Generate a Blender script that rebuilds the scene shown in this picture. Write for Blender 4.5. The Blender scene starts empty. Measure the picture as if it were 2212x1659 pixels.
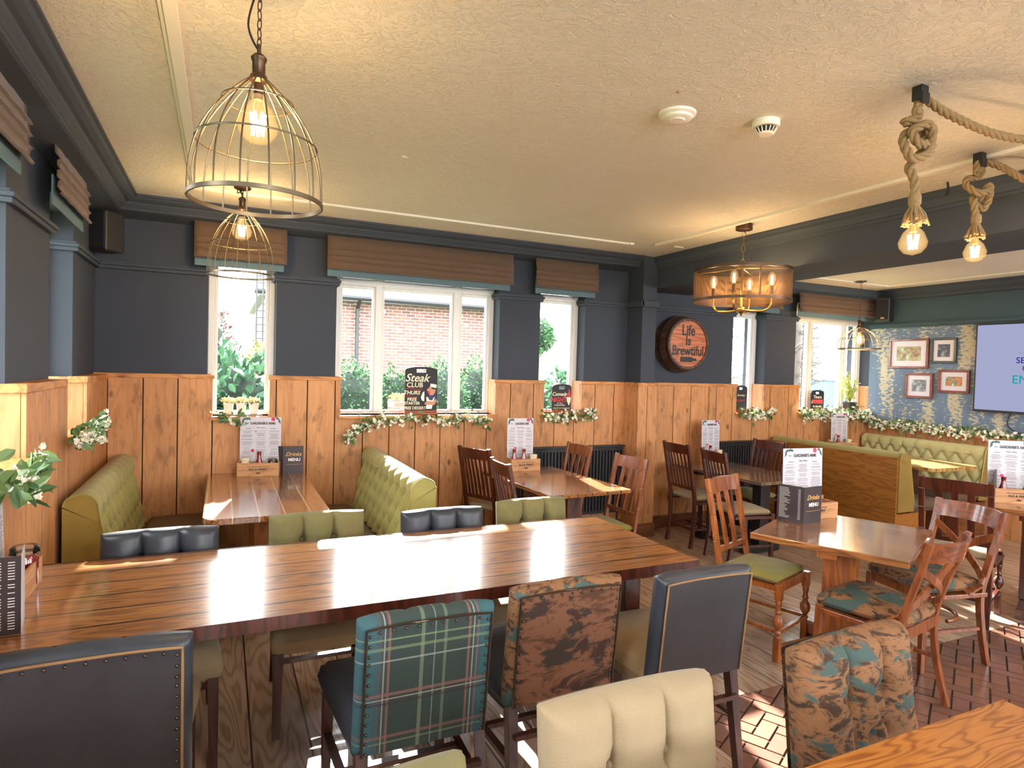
import bpy, math, random
from mathutils import Vector, Matrix, Euler
random.seed(7)
SC = bpy.context.scene
COL = SC.collection
PI = math.pi
R = math.radians
# ------------------------------------------------------------------ mesh helper
class M:
    def __init__(s): s.v = []; s.f = []; s.T = None
    def add(s, vs, fs):
        n = len(s.v)
        if s.T is not None: vs = [s.T @ Vector(p) for p in vs]
        s.v += [tuple(p) for p in vs]; s.f += [tuple(i + n for i in f) for f in fs]; return s
    def box(s, x0, x1, y0, y1, z0, z1):
        return s.add([(x0,y0,z0),(x1,y0,z0),(x1,y1,z0),(x0,y1,z0),(x0,y0,z1),(x1,y0,z1),(x1,y1,z1),(x0,y1,z1)],
                     [(0,3,2,1),(4,5,6,7),(0,1,5,4),(1,2,6,5),(2,3,7,6),(3,0,4,7)])
    def bar(s, a, b, w0, d0, w1=None, d1=None, up=(0,1,0)):
        a = Vector(a); b = Vector(b); w1 = w0 if w1 is None else w1; d1 = d0 if d1 is None else d1
        t = (b - a).normalized(); u = Vector(up); x = t.cross(u)
        if x.length < 1e-4: x = t.cross(Vector((1, 0, 0)))
        x.normalize(); y = x.cross(t).normalized(); vs = []
        for p, w, d in ((a, w0, d0), (b, w1, d1)):
            for sx, sy in ((-1,-1),(1,-1),(1,1),(-1,1)): vs.append(p + x*sx*w/2 + y*sy*d/2)
        return s.add(vs, [(0,1,2,3),(7,6,5,4),(0,4,5,1),(1,5,6,2),(2,6,7,3),(3,7,4,0)])
    def tube(s, pts, r, n=8, closed=False, caps=True):
        pts = [Vector(p) for p in pts]; m = len(pts); vs = []; fs = []
        rr = r if isinstance(r, (list, tuple)) else [r]*m
        nx = None
        for i in range(m):
            a = pts[(i-1) % m] if (closed or i > 0) else pts[i]
            b = pts[(i+1) % m] if (closed or i < m-1) else pts[i]
            t = (b - a).normalized() if (b-a).length > 1e-9 else Vector((0,0,1))
            if nx is None:
                nx = t.orthogonal().normalized()
            else:
                nx = nx - t * nx.dot(t)
                nx = nx.normalized() if nx.length > 1e-6 else t.orthogonal().normalized()
            ny = t.cross(nx)
            for k in range(n):
                an = 2*PI*k/n; vs.append(pts[i] + (nx*math.cos(an) + ny*math.sin(an))*rr[i])
        q = m if closed else m-1
        for i in range(q):
            for k in range(n):
                fs.append((i*n+k, i*n+(k+1) % n, ((i+1) % m)*n+(k+1) % n, ((i+1) % m)*n+k))
        if caps and not closed:
            fs.append(tuple(range(n))[::-1]); fs.append(tuple((m-1)*n+k for k in range(n)))
        return s.add(vs, fs)
    def lathe(s, prof, n=24, c=(0,0,0), ax='Z', caps=True):
        vs = []; fs = []; m = len(prof)
        for r, z in prof:
            for k in range(n):
                a = 2*PI*k/n; x, y = r*math.cos(a), r*math.sin(a)
                p = (x, y, z) if ax == 'Z' else ((z, x, y) if ax == 'X' else (y, z, x))
                vs.append((p[0]+c[0], p[1]+c[1], p[2]+c[2]))
        for i in range(m-1):
            for k in range(n): fs.append((i*n+k, i*n+(k+1) % n, (i+1)*n+(k+1) % n, (i+1)*n+k))
        if caps:
            if prof[0][0] > 1e-6: fs.append(tuple(range(n))[::-1])
            if prof[-1][0] > 1e-6: fs.append(tuple((m-1)*n+k for k in range(n)))
        return s.add(vs, fs)
    def ball(s, c, r, n=12, m=8, sz=1.0):
        return s.lathe([(max(r*math.sin(PI*i/m), 1e-5), -r*math.cos(PI*i/m)*sz) for i in range(m+1)], n, c, caps=False)
    def grid(s, fn, nu, nv, wrap=False):
        vs = [fn(i/nu, j/nv) for i in range(nu+1) for j in range(nv+1)]
        fs = [(i*(nv+1)+j, (i+1)*(nv+1)+j, (i+1)*(nv+1)+j+1, i*(nv+1)+j+1) for i in range(nu) for j in range(nv)]
        return s.add(vs, fs)
    def prism(s, poly, a, b, ax='Z'):
        n = len(poly); vs = []
        for h in (a, b):
            for p, q in poly: vs.append((p, q, h) if ax == 'Z' else ((h, p, q) if ax == 'X' else (p, h, q)))
        fs = [tuple(range(n))[::-1], tuple(range(n, 2*n))] + [(i, (i+1) % n, n+(i+1) % n, n+i) for i in range(n)]
        return s.add(vs, fs)
    def build(s, name, mat, parent=None, smooth=None, bevel=0, seg=2, loc=None, kind=None):
        me = bpy.data.meshes.new(name); me.from_pydata(s.v, [], s.f); me.update()
        if mat is not None: me.materials.append(mat)
        if smooth:
            me.polygons.foreach_set('use_smooth', [True]*len(me.polygons))
            me.set_sharp_from_angle(angle=R(smooth if smooth > 1 else 40))
        o = bpy.data.objects.new(name, me); COL.objects.link(o)
        if parent is not None: o.parent = parent
        if loc is not None: o.location = loc
        if kind: o['kind'] = kind
        if bevel:
            b = o.modifiers.new('bevel', 'BEVEL'); b.width = bevel; b.segments = seg; b.limit_method = 'ANGLE'; b.angle_limit = R(40)
        return o
def recalc(o):
    import bmesh
    bm = bmesh.new(); bm.from_mesh(o.data); bmesh.ops.recalc_face_normals(bm, faces=bm.faces); bm.to_mesh(o.data); bm.free(); return o
def thing(name, label, cat, loc=(0,0,0), rz=0, group=None):
    o = bpy.data.objects.new(name, None); COL.objects.link(o); o.empty_display_size = .1
    o.location = loc; o.rotation_euler = (0, 0, rz); o['label'] = label; o['category'] = cat
    if group: o['group'] = group
    return o
def tag(o, label, cat, group=None):
    o['label'] = label; o['category'] = cat
    if group: o['group'] = group
    return o
def copy_tree(o, parent=None):
    c = o.copy(); COL.objects.link(c)
    if parent is not None: c.parent = parent
    for ch in list(o.children): copy_tree(ch, c)
    return c
def slab(mb, fn, w, h, t, r, nx=24, ny=20, disp=None, back=1.0):
    """rounded upholstery slab: fn(u,v) -> (point, normal), u,v in -1..1"""
    def prof(u, v):
        e = min((1-abs(u))*w/2, (1-abs(v))*h/2); k = min(max(e/r, 0), 1)
        return math.sqrt(max(1-(1-k)**2, 0))
    def sp(i, n):  # denser towards the edges
        x = 2*i/n-1; return math.copysign(1-(1-abs(x))**1.5, x)
    vs = []; fs = []
    for side in (1, -1):
        for i in range(nx+1):
            for j in range(ny+1):
                u, v = sp(i, nx), sp(j, ny); p, nn = fn(u, v)
                # round plan corners
                a = prof(u, v)*t/2*(1 if side > 0 else back)
                if side > 0 and disp: a += disp(u, v)*prof(u, v)
                vs.append(p + nn*side*a)
    n1 = (nx+1)*(ny+1)
    for i in range(nx):
        for j in range(ny):
            q = (i*(ny+1)+j, (i+1)*(ny+1)+j, (i+1)*(ny+1)+j+1, i*(ny+1)+j+1)
            fs.append(q); fs.append(tuple(n1+k for k in q[::-1]))
    edge = [(i, 0) for i in range(nx)] + [(nx, j) for j in range(ny)] + [(i, ny) for i in range(nx, 0, -1)] + [(0, j) for j in range(ny, 0, -1)]
    idx = [i*(ny+1)+j for i, j in edge]; L = len(idx)
    for k in range(L): fs.append((idx[(k+1) % L], idx[k], n1+idx[k], n1+idx[(k+1) % L]))
    return mb.add(vs, fs)
def smooth_path(pts, n=8):
    pts = [Vector(p) for p in pts]; out = []
    for i in range(len(pts)-1):
        p0 = pts[max(i-1, 0)]; p1 = pts[i]; p2 = pts[i+1]; p3 = pts[min(i+2, len(pts)-1)]
        for k in range(n):
            t = k/n; out.append(.5*((2*p1)+(p2-p0)*t+(2*p0-5*p1+4*p2-p3)*t*t+(3*p1-p0-3*p2+p3)*t**3))
    out.append(pts[-1]); return out
# ------------------------------------------------------------------ materials
def lin(c):
    return tuple(((x/255)/12.92 if x/255 <= .04045 else ((x/255+.055)/1.055)**2.4) for x in c)
class NT:
    def __init__(s, name):
        s.m = bpy.data.materials.new(name); s.m.use_nodes = True; s.t = s.m.node_tree; s.t.nodes.clear()
        s.out = s.t.nodes.new('ShaderNodeOutputMaterial'); s.b = s.t.nodes.new('ShaderNodeBsdfPrincipled')
        s.t.links.new(s.b.outputs[0], s.out.inputs[0])
    def n(s, ty, **kw):
        o = s.t.nodes.new('ShaderNode'+ty)
        for k, v in kw.items(): setattr(o, k, v)
        return o
    def l(s, a, b): s.t.links.new(a, b)
    def inp(s, node, i, v):
        if isinstance(v, bpy.types.NodeSocket): s.l(v, node.inputs[i])
        else: node.inputs[i].default_value = v
    def obj(s): return s.n('TexCoord').outputs['Object']
    def xyz(s, v=None):
        k = s.n('SeparateXYZ'); s.l(v if v is not None else s.obj(), k.inputs[0]); return k.outputs[0], k.outputs[1], k.outputs[2]
    def vec(s, x, y, z):
        k = s.n('CombineXYZ'); [s.inp(k, i, a) for i, a in enumerate((x, y, z))]; return k.outputs[0]
    def m_(s, op, a, b=0., c=None, clamp=False):
        k = s.n('Math', operation=op, use_clamp=clamp); s.inp(k, 0, a); s.inp(k, 1, b)
        if c is not None: s.inp(k, 2, c)
        return k.outputs[0]
    def noise(s, v, sc=5., det=3., ro=.5, dist=0.):
        k = s.n('TexNoise'); s.l(v, k.inputs['Vector']); k.inputs['Scale'].default_value = sc
        k.inputs['Detail'].default_value = det; k.inputs['Roughness'].default_value = ro; k.inputs['Distortion'].default_value = dist
        return k.outputs['Fac']
    def white(s, v):
        k = s.n('TexWhiteNoise', noise_dimensions='1D'); s.inp(k, 'W' if False else 1, v); return k.outputs['Value']
    def mix(s, f, a, b, mode='MIX'):
        k = s.n('Mix', data_type='RGBA', blend_type=mode); s.inp(k, 0, f)
        for i, c in ((6, a), (7, b)):
            if isinstance(c, bpy.types.NodeSocket): s.l(c, k.inputs[i])
            else: k.inputs[i].default_value = (*c[:3], 1)
        return k.outputs[2]
    def ramp(s, f, stops, inter='LINEAR'):
        k = s.n('ValToRGB'); s.l(f, k.inputs[0]); cr = k.color_ramp; cr.interpolation = inter
        while len(cr.elements) < len(stops): cr.elements.new(.5)
        for e, (p, c) in zip(cr.elements, stops):
            e.position = p; e.color = (*c, 1) if len(c) == 3 else c
        return k.outputs[0]
    def fr(s, f, a, b):  # smooth threshold -> 0..1
        k = s.n('MapRange', interpolation_type='SMOOTHSTEP'); s.l(f, k.inputs[0]); k.inputs[1].default_value = a; k.inputs[2].default_value = b; return k.outputs[0]
    def bump(s, h, st=.3, d=.01):
        k = s.n('Bump'); k.inputs['Strength'].default_value = st; k.inputs['Distance'].default_value = d; s.l(h, k.inputs['Height']); s.l(k.outputs[0], s.b.inputs['Normal'])
    def col(s, c): s.inp(s.b, 'Base Color', c if isinstance(c, bpy.types.NodeSocket) else (*c[:3], 1))
    def rough(s, r): s.inp(s.b, 'Roughness', r)
    def coat(s, w=1., r=.05): s.b.inputs['Coat Weight'].default_value = w; s.b.inputs['Coat Roughness'].default_value = r
def plain(name, c, rough=.5, metal=0., coat=0., var=.12, scale=20., bump=0.):
    t = NT(name); n = t.noise(t.obj(), scale, 3)
    t.col(t.mix(n, tuple(x*(1-var) for x in c), tuple(min(x*(1+var), 1) for x in c))); t.rough(rough); t.b.inputs['Metallic'].default_value = metal
    if coat: t.coat(coat)
    if bump: t.bump(n, bump, .003)
    return t.m
def emis(name, c, st):
    t = NT(name); e = t.n('Emission'); e.inputs[0].default_value = (*c, 1); e.inputs[1].default_value = st; t.l(e.outputs[0], t.out.inputs[0]); return t.m
def wood(name, light, dark, along='X', plank=None, across='Y', rough=.35, coat=0., gap=.012, g=1., gapc=None, var=.35, off=0., island=False, knots=False, spec=None, bump=.15, ringy=False, rk=.5):
    t = NT(name); ax = dict(zip('XYZ', t.xyz())); al = ax[along]; ac = ax[across]; th = [ax[k] for k in 'XYZ' if k not in (along, across)][0]
    rnd = None
    if plank:
        q = t.m_('DIVIDE', t.m_('ADD', ac, off+100*plank), plank); idd = t.m_('FLOOR', q); fra = t.m_('FRACT', q); rnd = t.white(idd)
    elif island:
        rnd = t.n('NewGeometry').outputs['Random Per Island']
    if rnd is not None: al2 = t.m_('ADD', al, t.m_('MULTIPLY', rnd, 17.)); ac2 = t.m_('ADD', ac, t.m_('MULTIPLY', rnd, 5.))
    else: al2, ac2 = al, ac
    v = t.vec(t.m_('MULTIPLY', al2, 1.1*g), t.m_('MULTIPLY', ac2, 7.*g), t.m_('MULTIPLY', th, 7.*g))
    low = t.noise(v, 1.3, 2, .5, .3)
    fine = t.noise(t.vec(t.m_('MULTIPLY', al2, 6.*g), t.m_('MULTIPLY', ac2, 130.*g), t.m_('MULTIPLY', th, 130.*g)), 1., 3)
    ring = t.m_('SINE', t.m_('MULTIPLY', low, 75. if ringy else 42.)); ring = t.m_('MULTIPLY_ADD', ring, .5, .5); ring = t.m_('POWER', ring, 2.2)
    f = t.m_('ADD', t.m_('MULTIPLY', ring, rk), t.m_('MULTIPLY', fine, .6), clamp=True)
    c = t.mix(f, light, dark)
    if knots:
        kv = t.vec(t.m_('MULTIPLY', al2, 2.2), t.m_('MULTIPLY', ac2, 5.), t.m_('MULTIPLY', th, 5.))
        k1 = t.noise(kv, 3.0, 4, .6, .25); c = t.mix(t.m_('MULTIPLY', t.fr(k1, .52, .70), .6), c, tuple(x*.28 for x in light))
        vo = t.n('TexVoronoi'); t.l(t.vec(t.m_('MULTIPLY', al2, 2.6), t.m_('MULTIPLY', ac2, 5.), t.m_('MULTIPLY', th, 1.)), vo.inputs['Vector']); vo.inputs['Scale'].default_value = 1.0
        kd = t.fr(t.m_('ADD', vo.outputs['Distance'], t.m_('MULTIPLY', fine, .03)), .14, .05); c = t.mix(t.m_('MULTIPLY', kd, .85), c, tuple(x*.1 for x in light))
    if rnd is not None:
        br = t.m_('MULTIPLY_ADD', rnd, var*2, 1-var); mm = t.n('Mix', data_type='RGBA', blend_type='MULTIPLY'); mm.inputs[0].default_value = 1
        t.l(c, mm.inputs[6]); cc = t.n('CombineColor'); [t.l(br, cc.inputs[i]) for i in range(3)]; t.l(cc.outputs[0], mm.inputs[7]); c = mm.outputs[2]
    if plank:
        gp = t.m_('LESS_THAN', t.m_('MINIMUM', fra, t.m_('SUBTRACT', 1., fra)), gap/2/plank if gap else .0)
        c = t.mix(gp, c, gapc or tuple(x*.12 for x in dark)); h = t.m_('SUBTRACT', t.m_('MULTIPLY', f, .15), gp)
    else: h = f
    t.col(c); t.rough(rough); t.bump(h, bump, .002)
    if spec is not None: t.b.inputs['Specular IOR Level'].default_value = spec
    if coat: t.coat(coat, .10)
    return t.m
def leather(name, c, rough=.38):
    t = NT(name); o = t.obj(); n = t.noise(o, 9, 4, .6); f = t.noise(o, 260, 2); t.col(t.mix(n, tuple(x*.6 for x in c), tuple(x*1.5 for x in c)))
    t.rough(t.m_('MULTIPLY_ADD', n, .25, rough-.1)); t.bump(f, .12, .001); return t.m
def fabric(name, c, rough=.9, var=.25, weave=420):
    t = NT(name); o = t.obj(); x, y, z = t.xyz(o)
    w = t.m_('MULTIPLY', t.m_('SINE', t.m_('MULTIPLY', t.m_('ADD', x, y), weave*1.7)), t.m_('SINE', t.m_('MULTIPLY', z, weave*1.9)))
    n = t.noise(o, 14, 3); f = t.noise(o, 300, 2)
    a = t.mix(n, tuple(k*(1-var) for k in c), tuple(k*(1+var) for k in c)); t.col(t.mix(t.m_('MULTIPLY', f, .5), a, tuple(k*.55 for k in c)))
    t.rough(rough); t.bump(t.m_('ADD', t.m_('MULTIPLY', w, .3), f), .22, .0015); t.b.inputs['Sheen Weight'].default_value = .15; t.b.inputs['Specular IOR Level'].default_value = .2; return t.m
def mottled(name, cs, sc=7.):
    t = NT(name); o = t.obj(); x, y, z = t.xyz(o); v = t.vec(x, y, t.m_('MULTIPLY', z, 2.2)); n = t.noise(v, sc, 6, .68, .6); n2 = t.noise(v, sc*.55, 4, .6, .4)
    a = t.ramp(n, [(.40, cs[1]), (.47, cs[0]), (.54, cs[0]), (.60, cs[2])]); b = t.mix(t.fr(n2, .54, .58), a, cs[3]); f = t.noise(o, 240, 2)
    t.col(t.mix(t.m_('MULTIPLY', f, .5), b, tuple(k*.4 for k in cs[0]))); t.rough(.85); t.bump(f, .2, .0015); t.b.inputs['Specular IOR Level'].default_value = .25; return t.m
def plaid(name):
    t = NT(name); o = t.obj(); x, y, z = t.xyz(o); f = t.noise(o, 300, 2)
    def pulse(c, ce, w): return t.m_('LESS_THAN', t.m_('ABSOLUTE', t.m_('SUBTRACT', c, ce)), w)
    base = lin((66, 104, 112)); c = t.mix(t.fr(t.m_('ABSOLUTE', t.m_('ADD', x, 0.)), .19, .12), base, lin((60, 72, 68)))
    for ce, w, cl, op in ((.015, .002, (170, 178, 172), .4), (.05, .005, (120, 130, 110), .6), (-.025, .006, (130, 140, 118), .6), (.13, .004, (150, 105, 100), .7), (.145, .002, (200, 180, 165), .6), (.16, .003, (150, 100, 95), .7),
                      (-.13, .004, (150, 105, 100), .7), (-.145, .002, (200, 180, 165), .6), (-.16, .003, (110, 80, 85), .7)):
        c = t.mix(t.m_('MULTIPLY', pulse(x, ce, w), op), c, lin(cl))
    for ce, w, cl, op in ((.78, .003, (150, 165, 120), .5), (.75, .005, (150, 165, 120), .4), (.71, .003, (190, 198, 190), .4), (.60, .005, (150, 105, 100), .7), (.585, .002, (205, 185, 170), .6), (.57, .004, (70, 50, 60), .6), (.46, .005, (150, 105, 100), .6), (.44, .003, (150, 165, 120), .4)):
        c = t.mix(t.m_('MULTIPLY', pulse(z, ce, w), op), c, lin(cl))
    t.col(t.mix(t.m_('MULTIPLY', f, .5), c, (.02, .03, .03))); t.rough(.9); t.bump(f, .25, .0015); t.b.inputs['Specular IOR Level'].default_value = .2; return t.m
def wallpaint(name, c, bump=.08, sc=40., rough=.8):
    t = NT(name); o = t.obj(); n = t.noise(o, 2.2, 3); f = t.noise(o, sc, 4); t.col(t.mix(n, tuple(k*.88 for k in c), tuple(k*1.1 for k in c))); t.rough(rough); t.bump(f, bump, .004); return t.m
def ceilmat():
    t = NT('ceiling_plaster'); o = t.obj(); n = t.noise(o, 1.1, 2); f = t.noise(o, 26, 5, .62, 1.2); r = t.fr(f, .46, .6)
    t.col(t.mix(n, lin((218, 210, 196)), lin((230, 223, 210)))); t.rough(.72); t.bump(t.m_('ADD', r, t.m_('MULTIPLY', t.noise(o, 90, 3), .5)), .6, .008); return t.m
def wallpaper():
    t = NT('streaked_wallpaper'); x, y, z = t.xyz(); v1 = t.vec(0., t.m_('MULTIPLY', y, 5.2), t.m_('MULTIPLY', z, .9)); a = t.noise(v1, 1., 2, .5)
    b = t.noise(t.vec(0., t.m_('MULTIPLY', y, 14.), t.m_('MULTIPLY', z, 34.)), 1.3, 4, .65); q = t.m_('ADD', a, t.m_('MULTIPLY', t.m_('SUBTRACT', b, .5), 1.15)); k = t.m_('MULTIPLY', t.fr(q, .54, .57), .85)
    g = t.mix(t.noise(t.obj(), 3, 2), lin((196, 186, 150)), lin((170, 158, 128))); t.col(t.mix(k, t.mix(a, lin((84, 104, 128)), lin((104, 124, 146))), g)); t.rough(t.m_('MULTIPLY_ADD', k, -.25, .7)); return t.m
def brickmat(name, c1, c2, mortar, bw=.225, rh=.075, horizontal=False):
    t = NT(name); x, y, z = t.xyz(); k = t.n('TexBrick'); t.l(t.vec(x, y if horizontal else z, 0.), k.inputs['Vector']); k.inputs['Scale'].default_value = 1
    k.inputs['Color1'].default_value = (*c1, 1); k.inputs['Color2'].default_value = (*c2, 1); k.inputs['Mortar'].default_value = (*mortar, 1)
    k.inputs['Brick Width'].default_value = bw; k.inputs['Row Height'].default_value = rh; k.inputs['Mortar Size'].default_value = .008; k.inputs['Bias'].default_value = -.1
    n = t.noise(t.obj(), 1.2, 3); t.col(t.mix(t.m_('MULTIPLY', n, .4), k.outputs['Color'], c1)); t.rough(.9); return t.m
def glassmat(name, tint=(1, 1, 1), ref=.12):
    t = NT(name); tr = t.n('BsdfTransparent'); tr.inputs[0].default_value = (*tint, 1); gl = t.n('BsdfGlossy'); gl.inputs['Roughness'].default_value = .02
    lw = t.n('LayerWeight'); lw.inputs[0].default_value = ref; mx = t.n('MixShader'); t.l(lw.outputs['Fresnel'], mx.inputs[0]); t.l(tr.outputs[0], mx.inputs[1]); t.l(gl.outputs[0], mx.inputs[2]); t.l(mx.outputs[0], t.out.inputs[0]); return t.m
def meshmat():
    t = NT('perforated_brass_mesh'); x, y, z = t.xyz(); an = t.m_('ARCTAN2', y, x); s = 420.
    a = t.m_('SINE', t.m_('MULTIPLY', an, 150.)); b = t.m_('SINE', t.m_('MULTIPLY', z, 900.)); h = t.m_('GREATER_THAN', t.m_('MULTIPLY', a, b), -.12)
    t.col(lin((130, 92, 54))); t.rough(.4); t.b.inputs['Metallic'].default_value = .6; tr = t.n('BsdfTransparent'); mx = t.n('MixShader')
    t.l(t.m_('MULTIPLY_ADD', h, .95, .0), mx.inputs[0]); t.l(t.b.outputs[0], mx.inputs[1]); t.l(tr.outputs[0], mx.inputs[2]); t.l(mx.outputs[0], t.out.inputs[0]); return t.m
def leafmat(name, a, b, rough=.55):
    t = NT(name); r = t.n('NewGeometry').outputs['Random Per Island']; t.col(t.mix(r, a, b)); t.rough(rough); t.b.inputs['Transmission Weight'].default_value = 0; return t.m

BLUE = wallpaint('slate_blue_paint', lin((55, 61, 72)))
BLUED = wallpaint('dark_slate_trim_paint', lin((60, 67, 77)), .03)
BLUEG = wallpaint('blue_green_paint', lin((60, 80, 88)))
CEIL = ceilmat()
CREAM = wallpaint('cream_gloss_trim', lin((228, 222, 210)), .03)
UPVC = plain('white_window_plastic', lin((228, 226, 222)), .35, var=.03)
PINE = wood('rough_sawn_pine', lin((208, 150, 98)), lin((150, 92, 50)), along='Z', across='X', island=True, knots=True, rough=.6, var=.13, g=.8, rk=.22)
PINEL = wood('rough_sawn_pine_side', lin((208, 150, 98)), lin((150, 92, 50)), along='Z', across='Y', island=True, knots=True, rough=.6, var=.13, g=.8, rk=.22)
PINEC = wood('pine_cap_rail', lin((214, 150, 88)), lin((160, 96, 46)), along='X', across='Z', knots=True, rough=.55)
PINECY = wood('pine_cap_rail_side', lin((214, 150, 88)), lin((160, 96, 46)), along='Y', across='Z', knots=True, rough=.55)
SKIRT = wood('stained_skirting', lin((128, 76, 42)), lin((80, 42, 22)), along='X', across='Z', rough=.5)
DARKGAP = plain('dark_gap', (.006, .005, .004), .9)
OAK = lin((196, 134, 64)); OAKD = lin((108, 62, 24))
OAKX = wood('varnished_oak_top', OAK, OAKD, along='X', plank=.148, across='Y', rough=.28, coat=1., gap=.011, var=.14, off=.02, ringy=True)
OAKX2 = wood('varnished_oak_near_top', lin((205, 132, 60)), lin((128, 66, 24)), along='X', plank=.40, across='Y', rough=.2, coat=1., gap=.006, var=.08, off=.19, ringy=True, g=1.5)
OAKY = wood('oak_planks_lengthwise', lin((182, 120, 66)), lin((92, 52, 26)), along='Y', plank=.125, across='X', rough=.24, coat=.9, gap=.007, gapc=lin((60, 35, 20)), var=.26, ringy=True)
OAKB = wood('rustic_oak_planks', lin((176, 116, 64)), lin((66, 36, 20)), along='Y', plank=.136, across='X', rough=.24, coat=.9, gap=.008, gapc=lin((190, 165, 130)), var=.22, off=.05, ringy=True)
OAKG = wood('greyed_planks', lin((140, 116, 96)), lin((74, 54, 44)), along='Y', plank=.10, across='X', rough=.25, coat=.9, gap=.006, var=.2)
OAKP = wood('pale_oak_planks', lin((216, 180, 112)), lin((140, 92, 50)), along='Y', plank=.15, across='X', rough=.3, coat=.7, gap=.007, var=.2)
DWOOD = wood('dark_mahogany', lin((92, 42, 26)), lin((44, 18, 12)), along='Z', across='X', rough=.3, coat=.35, var=.1)
MWOOD = wood('red_brown_beech', lin((150, 84, 44)), lin((92, 46, 24)), along='Z', across='X', rough=.28, coat=.45)
MWOODX = wood('red_brown_beech_rail', lin((144, 78, 40)), lin((88, 42, 22)), along='X', across='Z', rough=.28, coat=.45)
OWOOD = wood('orange_oak', lin((178, 104, 48)), lin((122, 62, 26)), along='Z', across='X', rough=.35, coat=.3)
LEGW = wood('dark_walnut_leg', lin((84, 48, 38)), lin((48, 24, 20)), along='Z', across='X', rough=.35, coat=.2)
BOXW = wood('pale_crate_pine', lin((206, 158, 112)), lin((170, 118, 78)), along='X', across='Z', rough=.6)
PANELW = wood('honey_veneer_panel', lin((176, 118, 52)), lin((126, 76, 32)), along='Y', across='Z', rough=.4, g=1.4)
LEATH = leather('navy_grey_leather', lin((48, 53, 62)))
LEATHB = leather('dark_brown_leather', lin((52, 50, 54)), .5)
BROWNL = leather('brown_seat_leather', lin((88, 74, 62)))
GREEN = fabric('olive_green_fabric', lin((152, 142, 72)))
GREENW = fabric('moss_linen_fabric', lin((122, 116, 76)))
BEIGE = fabric('oatmeal_fabric', lin((164, 146, 116)), var=.1)
SUEDE = fabric('tan_suede', lin((158, 130, 92)), var=.2)
MOT = mottled('mottled_rust_teal_fabric', (lin((142, 102, 70)), lin((50, 40, 36)), lin((60, 46, 40)), lin((58, 92, 92))), 9.)
MOT2 = mottled('mottled_rust_rear_fabric', (lin((124, 84, 62)), lin((52, 36, 34)), lin((80, 54, 38)), lin((46, 44, 42))), 5.)
PLAID = plaid('teal_plaid_wool')
BLIND = fabric('brown_blind_fabric', lin((108, 86, 70)), weave=200, var=.1)
LINING = plain('teal_lit_lining', lin((86, 110, 118)), .8)  # white lining cloth, its teal lit tone put into the base colour
BRASS = plain('aged_brass', lin((176, 140, 70)), .3, 1.); BRONZE = plain('dark_bronze', lin((88, 66, 50)), .4, .8); STEEL = plain('brushed_cage_wire', lin((112, 100, 82)), .4, .8)
BLACKM = plain('black_metal', (.012, .012, .014), .4); STUD = plain('antique_stud', lin((90, 76, 66)), .3, .8); TANP = plain('tan_piping', lin((146, 112, 76)), .6)
BLACKP = plain('black_plastic', (.015, .015, .018), .5); WHITEP = plain('white_plastic', lin((236, 230, 218)), .4, var=.03)
GLASS = glassmat('window_glass')
def glowglass():
    t = NT('glowing_amber_bulb_glass'); tr = t.n('BsdfTransparent'); tr.inputs[0].default_value = (1., .9, .7, 1); e = t.n('Emission'); e.inputs[0].default_value = (1., .66, .30, 1); e.inputs[1].default_value = 2.2
    lw = t.n('LayerWeight'); lw.inputs[0].default_value = .35; f = t.m_('MULTIPLY_ADD', t.m_('SUBTRACT', 1., lw.outputs['Facing']), .16, .02); mx = t.n('MixShader'); t.l(f, mx.inputs[0]); t.l(tr.outputs[0], mx.inputs[1]); t.l(e.outputs[0], mx.inputs[2]); t.l(mx.outputs[0], t.out.inputs[0]); return t.m
BULBG = glowglass()
FILA = emis('warm_filament', (1., .62, .25), 260.); FILB = emis('filament_core', (1., .66, .3), 160.)
PAPER = plain('menu_card', lin((198, 194, 202)), .5, var=.03); INK = plain('printed_ink', lin((44, 44, 50)), .7); GREYINK = plain('grey_print', lin((96, 94, 102)), .7)
MENUB = plain('dark_menu_cover', lin((52, 40, 44)), .45); WHITEI = plain('white_print', lin((235, 232, 226)), .6); GOLDI = plain('gold_print', lin((232, 176, 96)), .5)
REDI = plain('red_print', lin((196, 60, 60)), .6); PINKI = plain('pink_flower_print', lin((200, 40, 90)), .6)
CHALK = plain('black_chalkboard', lin((24, 20, 28)), .6); REDW = wood('red_brown_board_base', lin((168, 84, 48)), lin((120, 52, 28)), along='X', across='Z')
KETCH = plain('ketchup_red', lin((122, 16, 14)), .15, coat=1.); MAYO = plain('mayonnaise_cream', lin((226, 216, 180)), .25, coat=.6); GREENLB = plain('sauce_label', lin((180, 190, 160)), .6)
JARG = glassmat('jar_glass', (.92, .95, .95), .4)
LEAF = leafmat('garland_leaf', lin((60, 96, 52)), lin((120, 150, 92))); PETAL = leafmat('cream_petal', lin((236, 232, 208)), lin((250, 248, 238))); VINE = plain('vine_stem', lin((80, 84, 50)), .8)
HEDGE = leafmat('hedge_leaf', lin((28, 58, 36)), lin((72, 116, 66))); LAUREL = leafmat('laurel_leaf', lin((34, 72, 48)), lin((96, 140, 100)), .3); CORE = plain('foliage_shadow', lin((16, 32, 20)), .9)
AUT = leafmat('russet_leaf', lin((120, 96, 50)), lin((110, 140, 70))); PINKL = leafmat('camellia_leaf', lin((120, 50, 70)), lin((70, 90, 66)))
# ------------------------------------------------------------------ setting
YW, YC = 5.23, 5.185        # painted wall face, timber cladding face
XL, XLC = -.82, -.735
CZ, CZ2 = 2.727, 2.67
XB0, XB1, ZB = 3.84, 4.45, 2.4255
XT = 7.35
YR = -4.2
def S(mb, name, mat, **k): o = mb.build(name, mat, kind='structure', **k); return o
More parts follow.
